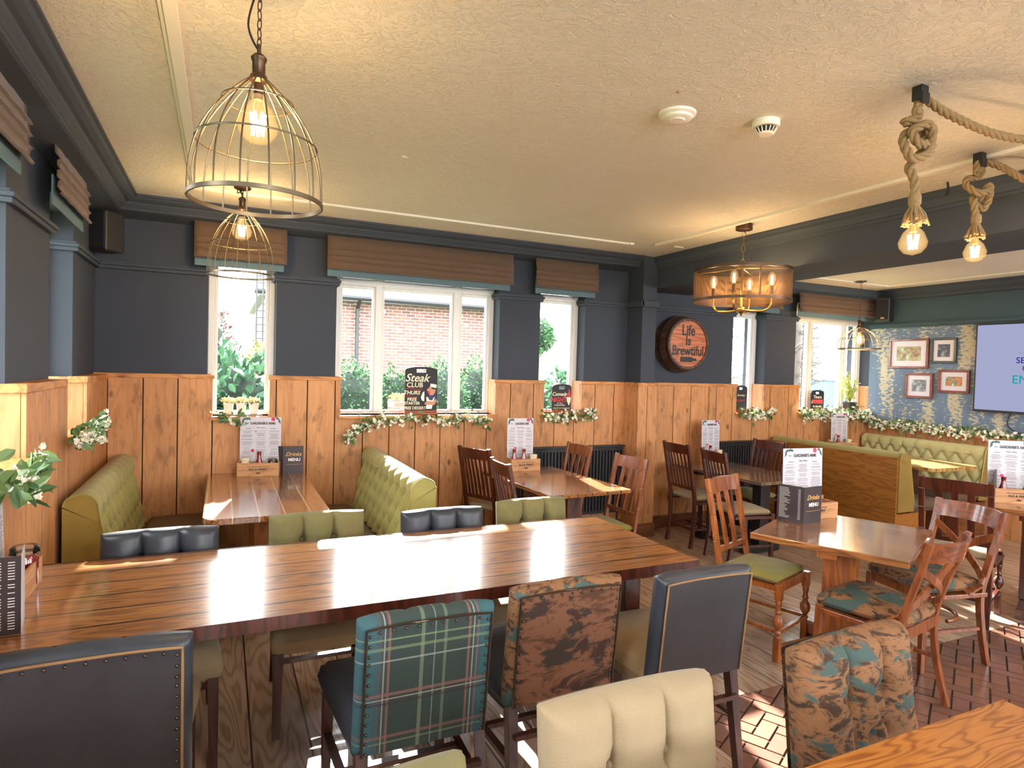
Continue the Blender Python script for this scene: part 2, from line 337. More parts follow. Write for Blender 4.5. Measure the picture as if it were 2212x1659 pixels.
# floor: long planks, and a herringbone brick area
FLOORW = wood('worn_oak_floorboards', lin((208, 182, 160)), lin((134, 106, 88)), along='Y', plank=.23, across='X', rough=.32, coat=.35, gap=.008, gapc=(.01, .008, .006), var=.18, off=.1, ringy=True, g=.7)
FX0, FY1 = 1.97, 2.32
S(M().box(XL-.3, FX0, YR, YW+.3, -.05, 0).box(FX0, XT+.2, FY1, YW+.3, -.05, 0), 'floor', FLOORW)
hb = M(); bw, bl, th = .076, .156, .012
def hbrick(cx, cy, horiz):
    hx, hy = ((bl-.008)/2, (bw-.008)/2) if horiz else ((bw-.008)/2, (bl-.008)/2)
    ca, sa = math.cos(R(28)), math.sin(R(28)); vs = []
    for z in (-.02, -.001):
        for sx, sy in ((-1,-1),(1,-1),(1,1),(-1,1)):
            x, y = cx+sx*hx, cy+sy*hy; vs.append((x*ca-y*sa, x*sa+y*ca, z + random.uniform(-.001, 0) if False else z))
    xs = [v[0] for v in vs]; ys = [v[1] for v in vs]
    if max(xs) < FX0 or max(xs) > 6.8 or min(ys) > FY1 or min(ys) < -.1: return
    hb.add(vs, [(0,3,2,1),(4,5,6,7),(0,1,5,4),(1,2,6,5),(2,3,7,6),(3,0,4,7)])
u_ = bl/2
for i in range(-60, 120):
    for j in range(-90, 60):
        k = (i - j) % 4
        if k == 0: hbrick((i+1)*u_, (j+.5)*u_, True)
        elif k == 2: pass
        if (i - j) % 4 == 3: hbrick((i+.5)*u_, (j+1)*u_ - u_*0, False)
tb = NT('red_clay_floor_brick'); rr = tb.n('NewGeometry').outputs['Random Per Island']; tb.col(tb.mix(tb.noise(tb.obj(), 14, 4), tb.mix(rr, lin((150, 102, 82)), lin((120, 82, 68))), lin((98, 68, 58)))); tb.rough(.32); tb.coat(.5, .15)
S(hb, 'floor', tb.m, bevel=0)
S(M().box(FX0, XT+.2, YR, FY1, -.05, -.006), 'floor', plain('floor_grout', lin((58, 44, 38)), .7))
# outdoor openings
WIN = [(-.106, .373), (.832, 2.279), (2.695, 3.185), (5.082, 5.564), (6.041, 7.349)]
ZS, ZH = 1.187, 2.46
DZ = 1.503
def wall_run(openings, a, b, z0, z1, face, back, along='X', sill=ZS, head=ZH):
    """wall slab with openings between a..b (coordinates along the wall)"""
    mb = M()
    def bx(s0, s1, q0, q1):
        if s1-s0 < 1e-4: return
        if along == 'X': mb.box(s0, s1, face, back, q0, q1)
        else: mb.box(min(face, back), max(face, back), s0, s1, q0, q1)
    c = a
    for o0, o1 in openings:
        bx(c, o0, z0, z1); bx(o0, o1, z0, sill); bx(o0, o1, head, z1); c = o1
    bx(c, b, z0, z1); return mb
S(wall_run(WIN, XL, XT+.3, 0, 2.9, YW, YW+.32), 'wall_window_side', BLUE)
LWIN = [(-2.9, -2.2), (-.6, .6), (1.2, 1.75), (2.45, 3.237), (3.954, 4.511)]
S(wall_run(LWIN, YR, YW+.32, 0, 2.9, XL, XL-.32, 'Y'), 'wall_left', BLUE)
S(M().box(3.678, 3.84, 4.98, YW, 0, CZ), 'wall_pilaster', BLUE)
# far right wall: wallpaper between ledge and rail
S(M().box(XT, XT+.3, -.2, YW+.32, 0, 2.9), 'wall_right', BLUEG)
S(M().box(XT-.008, XT, .6, YW, 1.05, 2.215), 'wall_right', wallpaper())
S(M().box(XT-.05, XT-.008, .6, YW-.0, .0, 1.03), 'wall_right', PINEL)
# rear part of the pub behind the photographer, with windows
RW = [(-.2, 1.6), (2.0, 3.6), (4.8, 6.8)]
S(wall_run(RW, XL-.3, XT+.3, 0, 2.9, YR-.3, YR, 'X', .9, 2.3), 'wall_rear', BLUE)
RR = [(-3.6, -2.2), (-1.7, -.2-.3)]
S(wall_run(RR, YR, -.2, 0, 2.9, XT, XT+.3, 'Y', .9, 2.3), 'wall_right', BLUE)
S(M().box(XL-.3, XB0+.1, YR-.3, YW+.32, CZ, CZ+.15), 'ceiling', CEIL)
S(M().box(XB1-.1, XT+.3, YR-.3, YW+.32, CZ2, CZ2+.2), 'ceiling', CEIL)
S(M().box(XB0, XB1, YR, YW, ZB, CZ+.02), 'wall_beam', BLUE)
# cornice: (projection, z)
def cornice(kind, a, b, face, cz, sc=1., prof=None, mat=None):
    P = prof or [(.275, 0), (.275, -.014), (.262, -.018), (.25, -.030), (.225, -.042), (.205, -.046), (.20, -.056), (.185, -.070), (.178, -.078), (.172, -.082), (.172, -.094), (.158, -.100), (.12, -.104), (.03, -.118), (.0, -.125)]
    P = [(p*sc, z) for p, z in P]; mb = M(); vs = []
    for t in (a, b):
        for p, z in P + [(0, 0)]:
            vs.append((t, face-p, cz+z) if kind == 'Y-' else ((face+p, t, cz+z) if kind == 'X+' else (face-p, t, cz+z)))
    n = len(P)+1; fs = [(i, (i+1) % n, n+(i+1) % n, n+i) for i in range(n)] + [tuple(range(n)), tuple(range(n, 2*n))[::-1]]
    return recalc(S(mb.add(vs, fs), 'trim_cornice', mat or BLUED))
cornice('Y-', XL, 3.68, YW, CZ); cornice('X+', YR, YW, XL, CZ)
sp = [(.045, 0), (.045, -.02), (.038, -.028), (.04, -.05), (.028, -.07), (.024, -.088), (.012, -.092), (.010, -.108), (0, -.112)]
cornice('X-', YR, 4.98, XB0, CZ, prof=sp)
cp2 = [(.16, 0), (.16, -.014), (.13, -.03), (.12, -.05), (.10, -.066), (.06, -.09), (.05, -.11), (.0, -.125)]
cornice('Y-', XB1, XT, YW, CZ2, prof=cp2); cornice('X-', -.2, YW, XT, CZ2, prof=cp2); cornice('X+', YR, YW, XB1, CZ2, prof=cp2)
# ceiling beading frame
bd = M(); bx0, bx1, by1 = -.165, 3.42, 4.56
bd.box(bx0-.02, bx0+.02, YR+.5, by1, CZ-.016, CZ).box(bx0-.035, bx0-.02, YR+.5, by1, CZ-.008, CZ)
bd.box(bx1-.018, bx1+.018, YR+.5, by1-.10, CZ-.018, CZ).box(bx1+.018, bx1+.04, YR+.5, by1-.10, CZ-.009, CZ)
bd.box(bx0-.02, 3.19, by1-.016, by1+.016, CZ-.014, CZ)
S(bd, 'trim_ceiling_beading', CREAM)
S(M().box(3.19, 3.235, 4.53, 4.59, CZ-.016, CZ).box(3.60, 3.70, 4.44, 4.455, CZ-.01, CZ), 'trim_beading_fragment', CREAM)
b2 = M().box(4.9, 6.9, 4.72, 4.745, CZ2-.014, CZ2).box(6.9, 6.925, 2.6, 4.745, CZ2-.014, CZ2); S(b2, 'trim_ceiling_beading', CREAM)
# picture rails on the piers between windows (they return into the reveals)
def rail(xa, xb, ya=YW-.03, yb=YW+.13):
    return M().box(xa-.022, xb+.022, ya+.008, yb, 2.238, 2.262).box(xa-.03, xb+.03, ya-.004, yb, 2.262, 2.283).box(xa-.02, xb+.02, ya+.012, yb, 2.283, 2.298)
piers = [(XL, WIN[0][0]-.03), (WIN[0][1], WIN[1][0]), (WIN[1][1], WIN[2][0]), (WIN[2][1], 3.678), (3.84, WIN[3][0]), (WIN[3][1], WIN[4][0])]
mb = M()
for a, b in piers:
    q = rail(a, b); mb.add(q.v, q.f)
mb.box(3.655, 3.86, 4.955, 4.98, 2.238, 2.298).box(3.65, 3.678, 4.955, 5.2, 2.238, 2.298)
S(mb, 'trim_picture_rail', BLUED, bevel=.004)
mb = M()
for a, b in ((3.237, 3.954), (4.511, YW)):
    x0 = XL-.13
    mb.box(x0, XL+.028, a-.022, b+.022, 2.238, 2.262).box(x0, XL+.036, a-.03, b+.03, 2.262, 2.283).box(x0, XL+.02, a-.02, b+.02, 2.283, 2.298)
S(mb, 'trim_picture_rail', BLUED, bevel=.004)
S(M().box(XT-.03, XT, .6, YW, 2.215, 2.235).box(XT-.045, XT, .6, YW, 2.235, 2.262).box(XT-.028, XT, .6, YW, 2.262, 2.28), 'trim_picture_rail', BLUEG, bevel=.004)
# timber cladding on the window wall
jo = [-.735, -.517, -.296, -.066, .381, .613, .828, 1.055, 1.275, 1.5, 1.724, 1.947, 2.16, 2.389, 2.626, 2.852, 3.065, 3.295, 3.516, 3.66]
jo2 = [3.86, 4.025, 4.257, 4.483, 4.729, 4.832, 5.063, 5.355, 5.623, 5.913, 6.176, 6.447, 6.62, 6.784, 6.98, 7.184, 7.34]
WOP = [(-.066, .333), (.872, 2.24), (2.735, 3.145), (5.12, 5.525), (6.08, 7.345)]
def boards(js, z0, z1, ops, face, back, along='X', sill=1.16, gap=.004):
    mb = M()
    for a, b in zip(js[:-1], js[1:]):
        segs = [(a+gap, b-gap, z1)]
        cuts = sorted(set([a+gap, b-gap] + [e for o in ops for e in o if a+gap < e < b-gap]))
        cols = []
        for c0, c1 in zip(cuts[:-1], cuts[1:]):
            mid = (c0+c1)/2; cols.append((c0, c1, sill if any(o[0] < mid < o[1] for o in ops) else z1))
        for c0, c1, zt in cols:
            if along == 'X': mb.box(c0, c1, face, back, z0, zt)
            else: mb.box(min(face, back), max(face, back), c0, c1, z0, zt)
    return mb
S(boards(jo, .10, 1.47, WOP, YC, YC+.018), 'wall_timber_cladding', PINE)
S(boards(jo2, .10, 1.47, WOP, YC, YC+.018), 'wall_timber_cladding', PINE)
S(M().box(3.64, 3.745, 4.955, 4.975, .1, 1.47).box(3.751, 3.86, 4.955, 4.975, .1, 1.47).box(3.64, 3.655, 4.98, 5.18, .1, 1.47), 'wall_timber_cladding', PINE)
mb = M()      # dark backing seen through the gaps
for a, b, zt in ((XL, -.106, 1.46), (.373, .832, 1.46), (2.279, 2.695, 1.46), (3.185, XT, 1.46)): mb.box(a, b, YC+.02, YW, .02, min(zt, 1.46) if b < 5 else 1.15)
for a, b in WIN: mb.box(a, b, YC+.02, YW, .02, 1.15)
for a, b in ((3.185, 5.082), (5.564, 6.041)): mb.box(a, b, YC+.021, YW, 1.15, 1.46)
S(mb, 'wall_batten', DARKGAP)
mb = M()
for a, b in ((XL, WOP[0][0]), (WOP[0][1], WOP[1][0]), (WOP[1][1], WOP[2][0]), (WOP[2][1], 3.65), (3.86, WOP[3][0]), (WOP[3][1], WOP[4][0])):
    mb.box(a-(.012 if a > 0 else 0), b+.012, YC-.006, YW+.005, 1.47, DZ)
mb.box(3.63, 3.87, 4.948, 4.99, 1.47, DZ).box(3.63, 3.66, 4.99, 5.2, 1.47, DZ)
S(mb, 'trim_dado_cap', PINEC, bevel=.003)
mb = M()      # timber lining of the window reveals
for a, b in WOP:
    for x0, x1 in ((a-.036, a), (b, b+.036)):
        mb.box(x0, x1, YC+.02, YW+.15, ZS-.02, 1.47).box(x0-.002, x1+.002, YC+.02, YW+.15, 1.4705, DZ)
S(mb, 'trim_reveal_lining', PINE)
for a, b in WOP:
    S(M().box(a-.02, b+.02, YC-.02, YW+.16, ZS-.026, ZS), 'trim_window_sill', PINEC, bevel=.003)
S(M().box(XLC, 3.645, YC-.018, YC+.02, 0, .13).box(3.86, XT-.06, YC-.018, YC+.02, 0, .13).box(3.63, 3.87, 4.935, 4.955, 0, .13), 'baseboard_window_side', SKIRT, bevel=.006)
# left wall cladding
LOP = [(-.56, .56), (1.24, 1.71), (2.49, 3.184), (3.908+.04, 4.455)]
jl = [-.5, -.25, 0, .25, .5, .75, 1., 1.24, 1.5, 1.75, 2.0, 2.25, 2.45, 2.62, 2.78, 2.93, 3.07, 3.184, 3.32, 3.44, 3.58, 3.74, 3.908, 4.03, 4.19, 4.33, 4.47, 4.60, 4.74, 4.88, 5.02, 5.18]
S(boards(jl, .10, 1.455, LOP, XLC, XLC-.018, 'Y', gap=.0015), 'wall_timber_cladding', PINEL)
S(M().box(XLC-.09, XLC-.02, -.5, 5.18, .02, 1.14).box(XLC-.085, XLC-.02, 3.2, 3.93, 1.14, 1.45).box(XLC-.085, XLC-.02, 4.47, 5.18, 1.14, 1.45).box(XLC-.085, XLC-.02, 1.72, 2.47, 1.14, 1.45), 'wall_batten', DARKGAP)
mb = M()
for a, b in ((3.184, 3.908), (4.455, 5.19), (1.71, 2.49)):
    mb.box(XL-.01, XLC+.006, a-.012 if a < 5 else a, b+.012, 1.455, DZ-.01)
S(mb, 'trim_dado_cap', PINECY, bevel=.003)
mb = M()
for a in (3.184, 4.455): mb.box(XL-.15, XLC-.02, a, a+.036, ZS-.02, DZ-.012)
for b in (3.908, 2.49): mb.box(XL-.15, XLC-.02, b+.002, b+.036, ZS-.02, DZ-.012)
S(mb, 'trim_reveal_lining', PINEL)
for a, b in ((2.45, 3.26), (3.93, 4.50)): S(M().box(XL-.16, XLC+.03, a, b, ZS-.03, ZS), 'trim_window_sill', PINECY, bevel=.003)
S(M().box(XLC, XLC+.018, -.5, YC-.02, 0, .13), 'baseboard_left', SKIRT)
# windows
def window(n, a, b, z0, z1, mull=(), tran=None, rot='B', fw=.055, off=.0):
    """local: x along wall, y outwards, z up"""
    r = bpy.data.objects.new('window_%d' % n, None); COL.objects.link(r); r['kind'] = 'structure'
    if rot == 'B': r.location = (0, YW+.135, 0)
    else: r.location = (XL-.135, 0, 0); r.rotation_euler = (0, 0, PI/2)
    mb = M(); mb.box(a, a+fw, 0, .07, z0, z1).box(b-fw, b, 0, .07, z0, z1).box(a+fw, b-fw, 0, .07, z0, z0+.02).box(a+fw, b-fw, 0, .07, z1-fw, z1)
    for m0, m1 in mull: mb.box(m0, m1, -.005, .07, z0+.02, z1-fw)
    if tran: mb.box(a+fw, b-fw, -.004, .068, tran[0], tran[1])
    es = [a+fw] + [e for m in mull for e in m] + [b-fw]; zs = [(z0+.02, tran[0]), (tran[1], z1-fw)] if tran else [(z0+.02, z1-fw)]
    sash = M(); pan = M(); w = .022
    for k in range(0, len(es), 2):
        for q0, q1 in zs:
            x0, x1 = es[k], es[k+1]
            sash.box(x0, x0+w, .012, .06, q0, q1).box(x1-w, x1, .012, .06, q0, q1).box(x0+w, x1-w, .012, .06, q0, q0+.012).box(x0+w, x1-w, .012, .06, q1-w, q1)
            pan.add([(x0+w, .036, q0+.012), (x1-w, .036, q0+.012), (x1-w, .036, q1-w), (x0+w, .036, q1-w)], [(0,1,2,3)])
    mb.build('window_frame', UPVC, r, bevel=.004); sash.build('sash', UPVC, r, bevel=.003); pan.build('pane', GLASS, r); return r
window(1, WIN[0][0], WIN[0][1], ZS, ZH, fw=.045)
window(2, WIN[1][0], WIN[1][1], ZS, ZH, [(1.180, 1.236), (1.888, 1.948)], (2.272, 2.322), fw=.05)
window(3, WIN[2][0], WIN[2][1], ZS, ZH, (), (2.272, 2.322))
window(4, WIN[3][0], WIN[3][1], ZS, ZH, (), (2.272, 2.322))
window(5, WIN[4][0], WIN[4][1], ZS, ZH, [(6.425, 6.48), (7.02, 7.07)], (2.272, 2.322))
window(6, LWIN[4][0], LWIN[4][1], ZS, ZH, rot='L')
window(7, LWIN[3][0], LWIN[3][1], ZS, ZH, rot='L')
# unseen roof eaves, sized to keep high sun off the long table
S(M().box(-3, 9.5, YW+.33, 6.8, 2.62, 2.75), 'wall_unseen_eaves', plain('dark_soffit', (.25, .25, .25), .8))
# roman blinds -------------------------------------------------------------
def blind(label, a, b, zt, zb, wall='B', face=None, group='brown roman blinds'):
    t = thing('roman_blind', label, 'blind', (0, (face or YC-.075), 0) if wall == 'B' else ((face or XLC+.02), 0, 0), 0 if wall == 'B' else PI/2)
    if wall != 'B': pass
    zb2 = zb+.055; H = zt-zb2; k = [(0., 0.), (.0, .30)]
    pr = [(.0, zt), (-.004, zt-H*.25), (-.014, zb2+.175), (-.024, zb2+.160), (-.012, zb2+.156), (-.012, zb2+.128), (-.024, zb2+.112), (-.012, zb2+.108), (-.010, zb2+.075), (-.026, zb2+.062), (-.016, zb2+.056), (-.012, zb2+.028), (-.03, zb2+.006), (-.022, zb2)]
    pr = [(p, z) for p, z in pr]; n = len(pr); vs = []; N = 14
    for i in range(N+1):
        x = a+(b-a)*i/N; s = math.sin(i*2.1)*.0015
        for p, z in pr: vs.append((x, p+s, z + (math.sin(i*1.3)*.0015 if z < zt-.02 else 0)))
    fs = [(i*n+j, i*n+j+1, (i+1)*n+j+1, (i+1)*n+j) for i in range(N) for j in range(n-1)]
    o = M().add(vs, fs).build('blind_fabric', BLIND, t, smooth=50)
    so = o.modifiers.new('thick', 'SOLIDIFY'); so.thickness = .006; so.offset = 1
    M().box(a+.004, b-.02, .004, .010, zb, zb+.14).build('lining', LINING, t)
    return t
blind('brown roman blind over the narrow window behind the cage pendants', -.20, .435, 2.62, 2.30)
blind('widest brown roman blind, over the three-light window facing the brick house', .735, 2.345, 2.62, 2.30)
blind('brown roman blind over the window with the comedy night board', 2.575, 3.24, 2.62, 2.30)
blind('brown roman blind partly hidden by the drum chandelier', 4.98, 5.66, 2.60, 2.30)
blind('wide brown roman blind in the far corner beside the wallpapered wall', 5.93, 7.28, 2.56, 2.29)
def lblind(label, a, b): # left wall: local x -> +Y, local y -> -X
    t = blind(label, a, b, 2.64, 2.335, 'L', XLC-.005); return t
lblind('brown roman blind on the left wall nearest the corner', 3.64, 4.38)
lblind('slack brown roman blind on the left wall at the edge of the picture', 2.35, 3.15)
# ------------------------------------------------------------------ furniture
def uchair(x, y, rz, label, front, rear, seat, group, w=.46, top=.85, back=True, studs=True, piping=STUD, tuft=False, leg=LEGW, thick=.085, flare=0.0, btn=.66):
    """upholstered low-back dining chair; local +Y is the way it faces, origin on the floor under the rear of the back"""
    t = thing('upholstered_chair', label, 'chair', (x, y, 0), rz, group)
    z0, hh = .40, top-.40; rake = -.05
    def fn(u, v):
        q = (v+1)/2; ww = w/2*(1+flare*(1-q)); zz = z0+hh*q + (-.010*abs(u)**3 if v > .5 else 0)
        return Vector((u*ww, .02+thick/2+rake*q, zz)), Vector((0, 1, .1)).normalized()
    seams = (-1/3, 1/3)
    def disp(u, v):
        d = .010*(1-u*u)*.5
        for s in seams:
            zc = (v+1)/2; g = math.exp(-((u-s)/.035)**2); d -= (.030 if zc > btn-.02 else .014)*g
            d -= .05*math.exp(-(((u-s)/.085)**2+((v-(2*btn-1))/.12)**2))
        d += .012*math.exp(-((abs(u)-.66)/.22)**2) + .010*math.exp(-(u/.18)**2)
        if tuft:
            for s in (0.,): d -= .05*math.exp(-(((u-s)/.08)**2+((v+.28)/.12)**2))
            for s in (-.33, .33): d -= .018*math.exp(-(((u-s*(1-(v+.28)/(.6+btn*0))) / .04)**2)) if -.28 < v < .3 else 0
        return d
    mb = M(); slab(mb, fn, w, hh, thick, .042 if not tuft else .055, 36, 26, disp, back=.95)
    b = mb.build('backrest', front, t, smooth=60)
    mb = M()      # rear panel, a thin skin following the back
    def fr(u, v):
        p, n = fn(u*.9, v*.93-.02); return p-n*(thick/2*.96+.002), -n
    mb.grid(lambda a, c: fr(2*a-1, 2*c-1)[0], 10, 8); rp = mb.build('rear_panel', rear, t, smooth=60)
    if studs:
        out = [fr(-1+2*i/16, 1)[0] for i in range(17)]; left = [fr(-1, -1+2*i/14)[0] for i in range(15)]; right = [fr(1, 1-2*i/14)[0] for i in range(15)]
        path = left+out[1:-1]+right; M().tube([p-Vector((0, .003, 0)) for p in path], .0042, 6).build('piping', piping, t, smooth=60)
        if piping is STUD or studs == 2:
            pos = [fr(u, -.96+1.86*i/12) for i in range(13) for u in (-.94, .94)] + [fr(-.8+1.6*i/8, .93) for i in range(9)]; sd = None
            for p, n in pos:
                if sd is None: sd = M().ball((0, 0, 0), .0052, 8, 5).build('stud', STUD, rp, smooth=60); q = sd
                else: q = sd.copy(); COL.objects.link(q); q.parent = rp
                q.location = p+n*.002
    for s in seams:
        p, n = fn(s, 2*btn-1); M().ball((p+n*(thick/2-.034)), .011, 10, 6).build('button', front, b, smooth=60)
    if tuft:
        p, n = fn(0, -.28); M().ball((p+n*(thick/2-.030)), .011, 10, 6).build('button', front, b, smooth=60)
    def fs(u, v):
        q = (v+1)/2; return Vector((u*(.225+.035*q), .07+.50*q, .420)), Vector((0, 0, 1))
    mb = M(); slab(mb, fs, .5, .46, .135, .05, 16, 16, lambda u, v: .012*(1-u*u)*(1-v*v)); mb.build('seat', seat, t, smooth=60)
    for sx in (-1, 1):
        M().bar((sx*.222, .53, .38), (sx*.228, .535, 0), .042, .042, .03, .03).build('leg', leg, t, bevel=.002)
        M().bar((sx*.195, .06, .42), (sx*.205, .0, 0), .042, .042, .03, .034).build('leg', leg, t, bevel=.002)
        M().bar((sx*.205, .045, .21), (sx*.225, .52, .21), .018, .028).build('stretcher', leg, t)
    M().bar((-.21, .27, .21), (.21, .27, .21), .018, .028).build('stretcher', leg, t); M().bar((-.195, .02, .30), (.195, .02, .30), .018, .026).build('stretcher', leg, t)
    return t
GN = 'upholstered chairs on the near side of the long table'; GF = 'upholstered chairs on the far side of the long table'; GQ = 'tufted chairs at the nearest table'
uchair(-.315, 1.955, 0, 'dark leather chair with studded edge, its big back filling the bottom left corner', LEATH, LEATHB, SUEDE, GN, w=.50, studs=2, piping=TANP)
uchair(.603, 1.875, 0, 'teal plaid wool chair back with studded border, at the long table', PLAID, PLAID, LEATH, GN, w=.45)
uchair(1.155, 1.950, 0, 'rust mottled velvet chair back with studs, between plaid and navy leather chairs', MOT, MOT2, LEATH, GN, w=.46)
uchair(1.73, 1.875, 0, 'navy leather chair with tan piping at the right end of the long table', LEATH, LEATHB, SUEDE, GN, w=.46, studs=1, piping=TANP)
uchair(-.24, 3.22, PI, 'navy leather chair back with two buttons, in front of the left bench end', LEATH, LEATHB, BEIGE, GF, w=.47, btn=.70, studs=False)
uchair(.455, 3.335, PI, 'olive linen buttoned chair back in front of the booth table', GREENW, GREENW, BEIGE, GF, w=.47, btn=.70, studs=False)
uchair(1.09, 3.22, PI, 'navy leather chair back with glinting top edge, between the two olive chairs', LEATH, LEATHB, BEIGE, GF, w=.46, btn=.70, studs=False)
uchair(1.67, 3.305, PI, 'olive linen chair back in front of the slat-chair table, nearest the right', GREENW, GREENW, BEIGE, GF, w=.45, btn=.70, studs=False)
uchair(.915, 1.28, PI, 'oatmeal deep-buttoned chair back at the bottom centre of the picture', BEIGE, BEIGE, BEIGE, GQ, w=.49, studs=False, tuft=True, thick=.12, btn=.64)
uchair(1.725, 1.295, PI+R(4), 'rust and teal mottled deep-buttoned chair by the nearest table corner', MOT, MOT, MOT, GQ, w=.50, studs=False, tuft=True, thick=.12, btn=.64)
uchair(.240, 1.20, PI+R(9), 'olive yellow chair top just peeping over the bottom edge below the plaid chair', GREENW, GREENW, BEIGE, GQ, w=.46, top=.815, thick=.10, studs=False)

def turned(mb, x, y, z1, z0=0., r=.02):
    H = z1-z0; mb.box(x-.019, x+.019, y-.019, y+.019, z1-.09, z1); mb.box(x-.018, x+.018, y-.018, y+.018, z0, z0+.13)
    pr = [(.017, .13), (.020, .14), (.013, .15), (.02, .165), (.013, .18), (.017, .19), (.027, .205), (.030, .225), (.027, .245), (.017, .26), (.013, .27), (.02, .28), (.014, .292), (.013, .31), (.016, H-.12), (.019, H-.10), (.015, H-.09)]
    mb.lathe([(a, z0+b) for a, b in pr], 14, (x, y, 0))
def schair(x, y, rz, label, wd, seatm, group, n=4, top=.96, w=.355, turn=False, sw=.024, railm=None):
    """slat-back dining chair, faces local +Y, origin on the floor between the rear feet"""
    t = thing('slat_back_chair', label, 'chair', (x, y, 0), rz, group); h = w/2; rail_ = railm or wd
    def by(z): return .0 if z < .45 else -(z-.45)*.17-(z-.45)**2*.05
    for s in (-1, 1):
        mb = M(); zs = [0, .2, .45, .6, .75, .88, top]; ps = [Vector((s*h, by(z)-(.03*(1-z/.2) if z < .2 else 0), z)) for z in zs]
        for a, b in zip(ps[:-1], ps[1:]): mb.bar(a, b, .034, .026)
        mb.build('leg', wd, t, bevel=.003)
        mb = M()
        if turn: turned(mb, s*(h+.012), .37, .44)
        else: mb.bar((s*(h+.012), .37, .44), (s*(h+.012), .375, 0), .036, .036, .028, .028)
        mb.build('leg', wd, t, bevel=.002, smooth=40 if turn else None)
        M().bar((s*h, .02, .17), (s*(h+.012), .36, .17), .018, .022).build('stretcher', wd, t)
        M().bar((s*h, .01, .415), (s*(h+.012), .36, .415), .022, .055).build('seat_rail', wd, t)
    M().bar((-h, .36, .415), (h, .36, .415), .055, .022).build('seat_rail', wd, t)
    M().bar((-h-.0, .2 if not turn else .375, .17), (h, .2 if not turn else .375, .17), .018, .02).build('stretcher', wd, t)
    M().bar((-h, .0, .17), (h, .0, .17), .018, .02).build('stretcher', wd, t)
    def arc(z, k, bow): 
        u = -1+2*k; return Vector((u*(h-.014), by(z)-bow*(1-u*u), z))
    mb = M(); N = 10; vs = []; fs = []
    for i in range(N+1):
        k = i/N
        for z, o in ((top-.095, .010), (top-.012+.006*(1-(2*k-1)**2), .010), (top-.012+.006*(1-(2*k-1)**2), -.010), (top-.095, -.010)): p = arc(z, k, .022); vs.append((p.x, p.y+o, z))
    for i in range(N):
        for j in range(4): fs.append((i*4+j, i*4+(j+1) % 4, (i+1)*4+(j+1) % 4, (i+1)*4+j))
    fs += [(3, 2, 1, 0), (N*4, N*4+1, N*4+2, N*4+3)]
    mb.add(vs, fs); recalc(mb.build('top_rail', rail_, t, smooth=50))
    M().bar((-h, by(.54), .545), (h, by(.54), .545), .03, .02).build('lower_rail', wd, t)
    for i in range(n):
        k = (i+1)/(n+1); mb = M(); ps = [arc(z, k, .022*(z-.5)/.4 if z > .5 else 0) for z in (.55, .66, .77, .875)]
        for a, b in zip(ps[:-1], ps[1:]): mb.bar(a, b, sw, .010)
        mb.build('slat', wd, t)
    def fs_(u, v): q = (v+1)/2; return Vector((u*(h+.004+.012*q), .012+.345*q, .452)), Vector((0, 0, 1))
    mb = M(); slab(mb, fs_, w, .36, .05, .03, 12, 12, lambda u, v: .018*(1-u*u)*(1-v*v)); mb.build('seat', seatm, t, smooth=60)
    return t
G2 = 'dark slat-back chairs at the table by the first radiator'; G4 = 'dark slat-back chairs at the table by the second radiator'
def face(dx, dy): return math.atan2(-dx, dy)   # rotation so that local +Y points to (dx,dy)
schair(1.95, 4.76, face(.92, .40), 'dark slat-back chair in the far left place, close to the timber wall', DWOOD, BEIGE, G2, n=6, sw=.018, w=.33)
schair(1.88, 4.0, face(1, -.06), 'dark slat-back chair with bright glint on its top rail, near left place', DWOOD, BEIGE, G2, n=4, w=.34)
schair(2.765, 4.72, face(-1, -.04), 'brown slat-back chair standing against the first radiator, far right place', MWOOD, GREEN, G2, n=3, w=.35, sw=.034)
schair(2.77, 3.96, face(-1, -.02), 'brown slat-back chair with sunlit green seat, right of the first radiator', MWOOD, GREEN, G2, n=3, w=.37, sw=.034)
schair(3.945, 4.63, face(1, -.02), 'dark slat-back chair under the barrel sign, back towards the camera', DWOOD, BEIGE, G4, n=6, w=.34, sw=.018)
schair(3.90, 4.08, face(1, -.18), 'dark slat-back chair just right of the one under the barrel sign', DWOOD, BEIGE, G4, n=6, w=.34, sw=.018)
schair(4.865, 4.55, face(-1, -.04), 'dark broad-slatted chair facing left in front of the half-height booth', DWOOD, GREEN, G4, n=6, w=.37, sw=.028)
schair(2.915, 2.925, face(.309, -.951), 'orange oak chair with green drop-in seat and turned front legs', OWOOD, GREEN, None, n=2, w=.345, turn=True, sw=.040, top=.965, railm=MWOOD)
schair(4.475, 2.52, face(.93, .36), 'dark red slat-back chair with turned legs beside the far right table', DWOOD, BEIGE, None, n=3, w=.38, turn=True, sw=.04, top=.965)

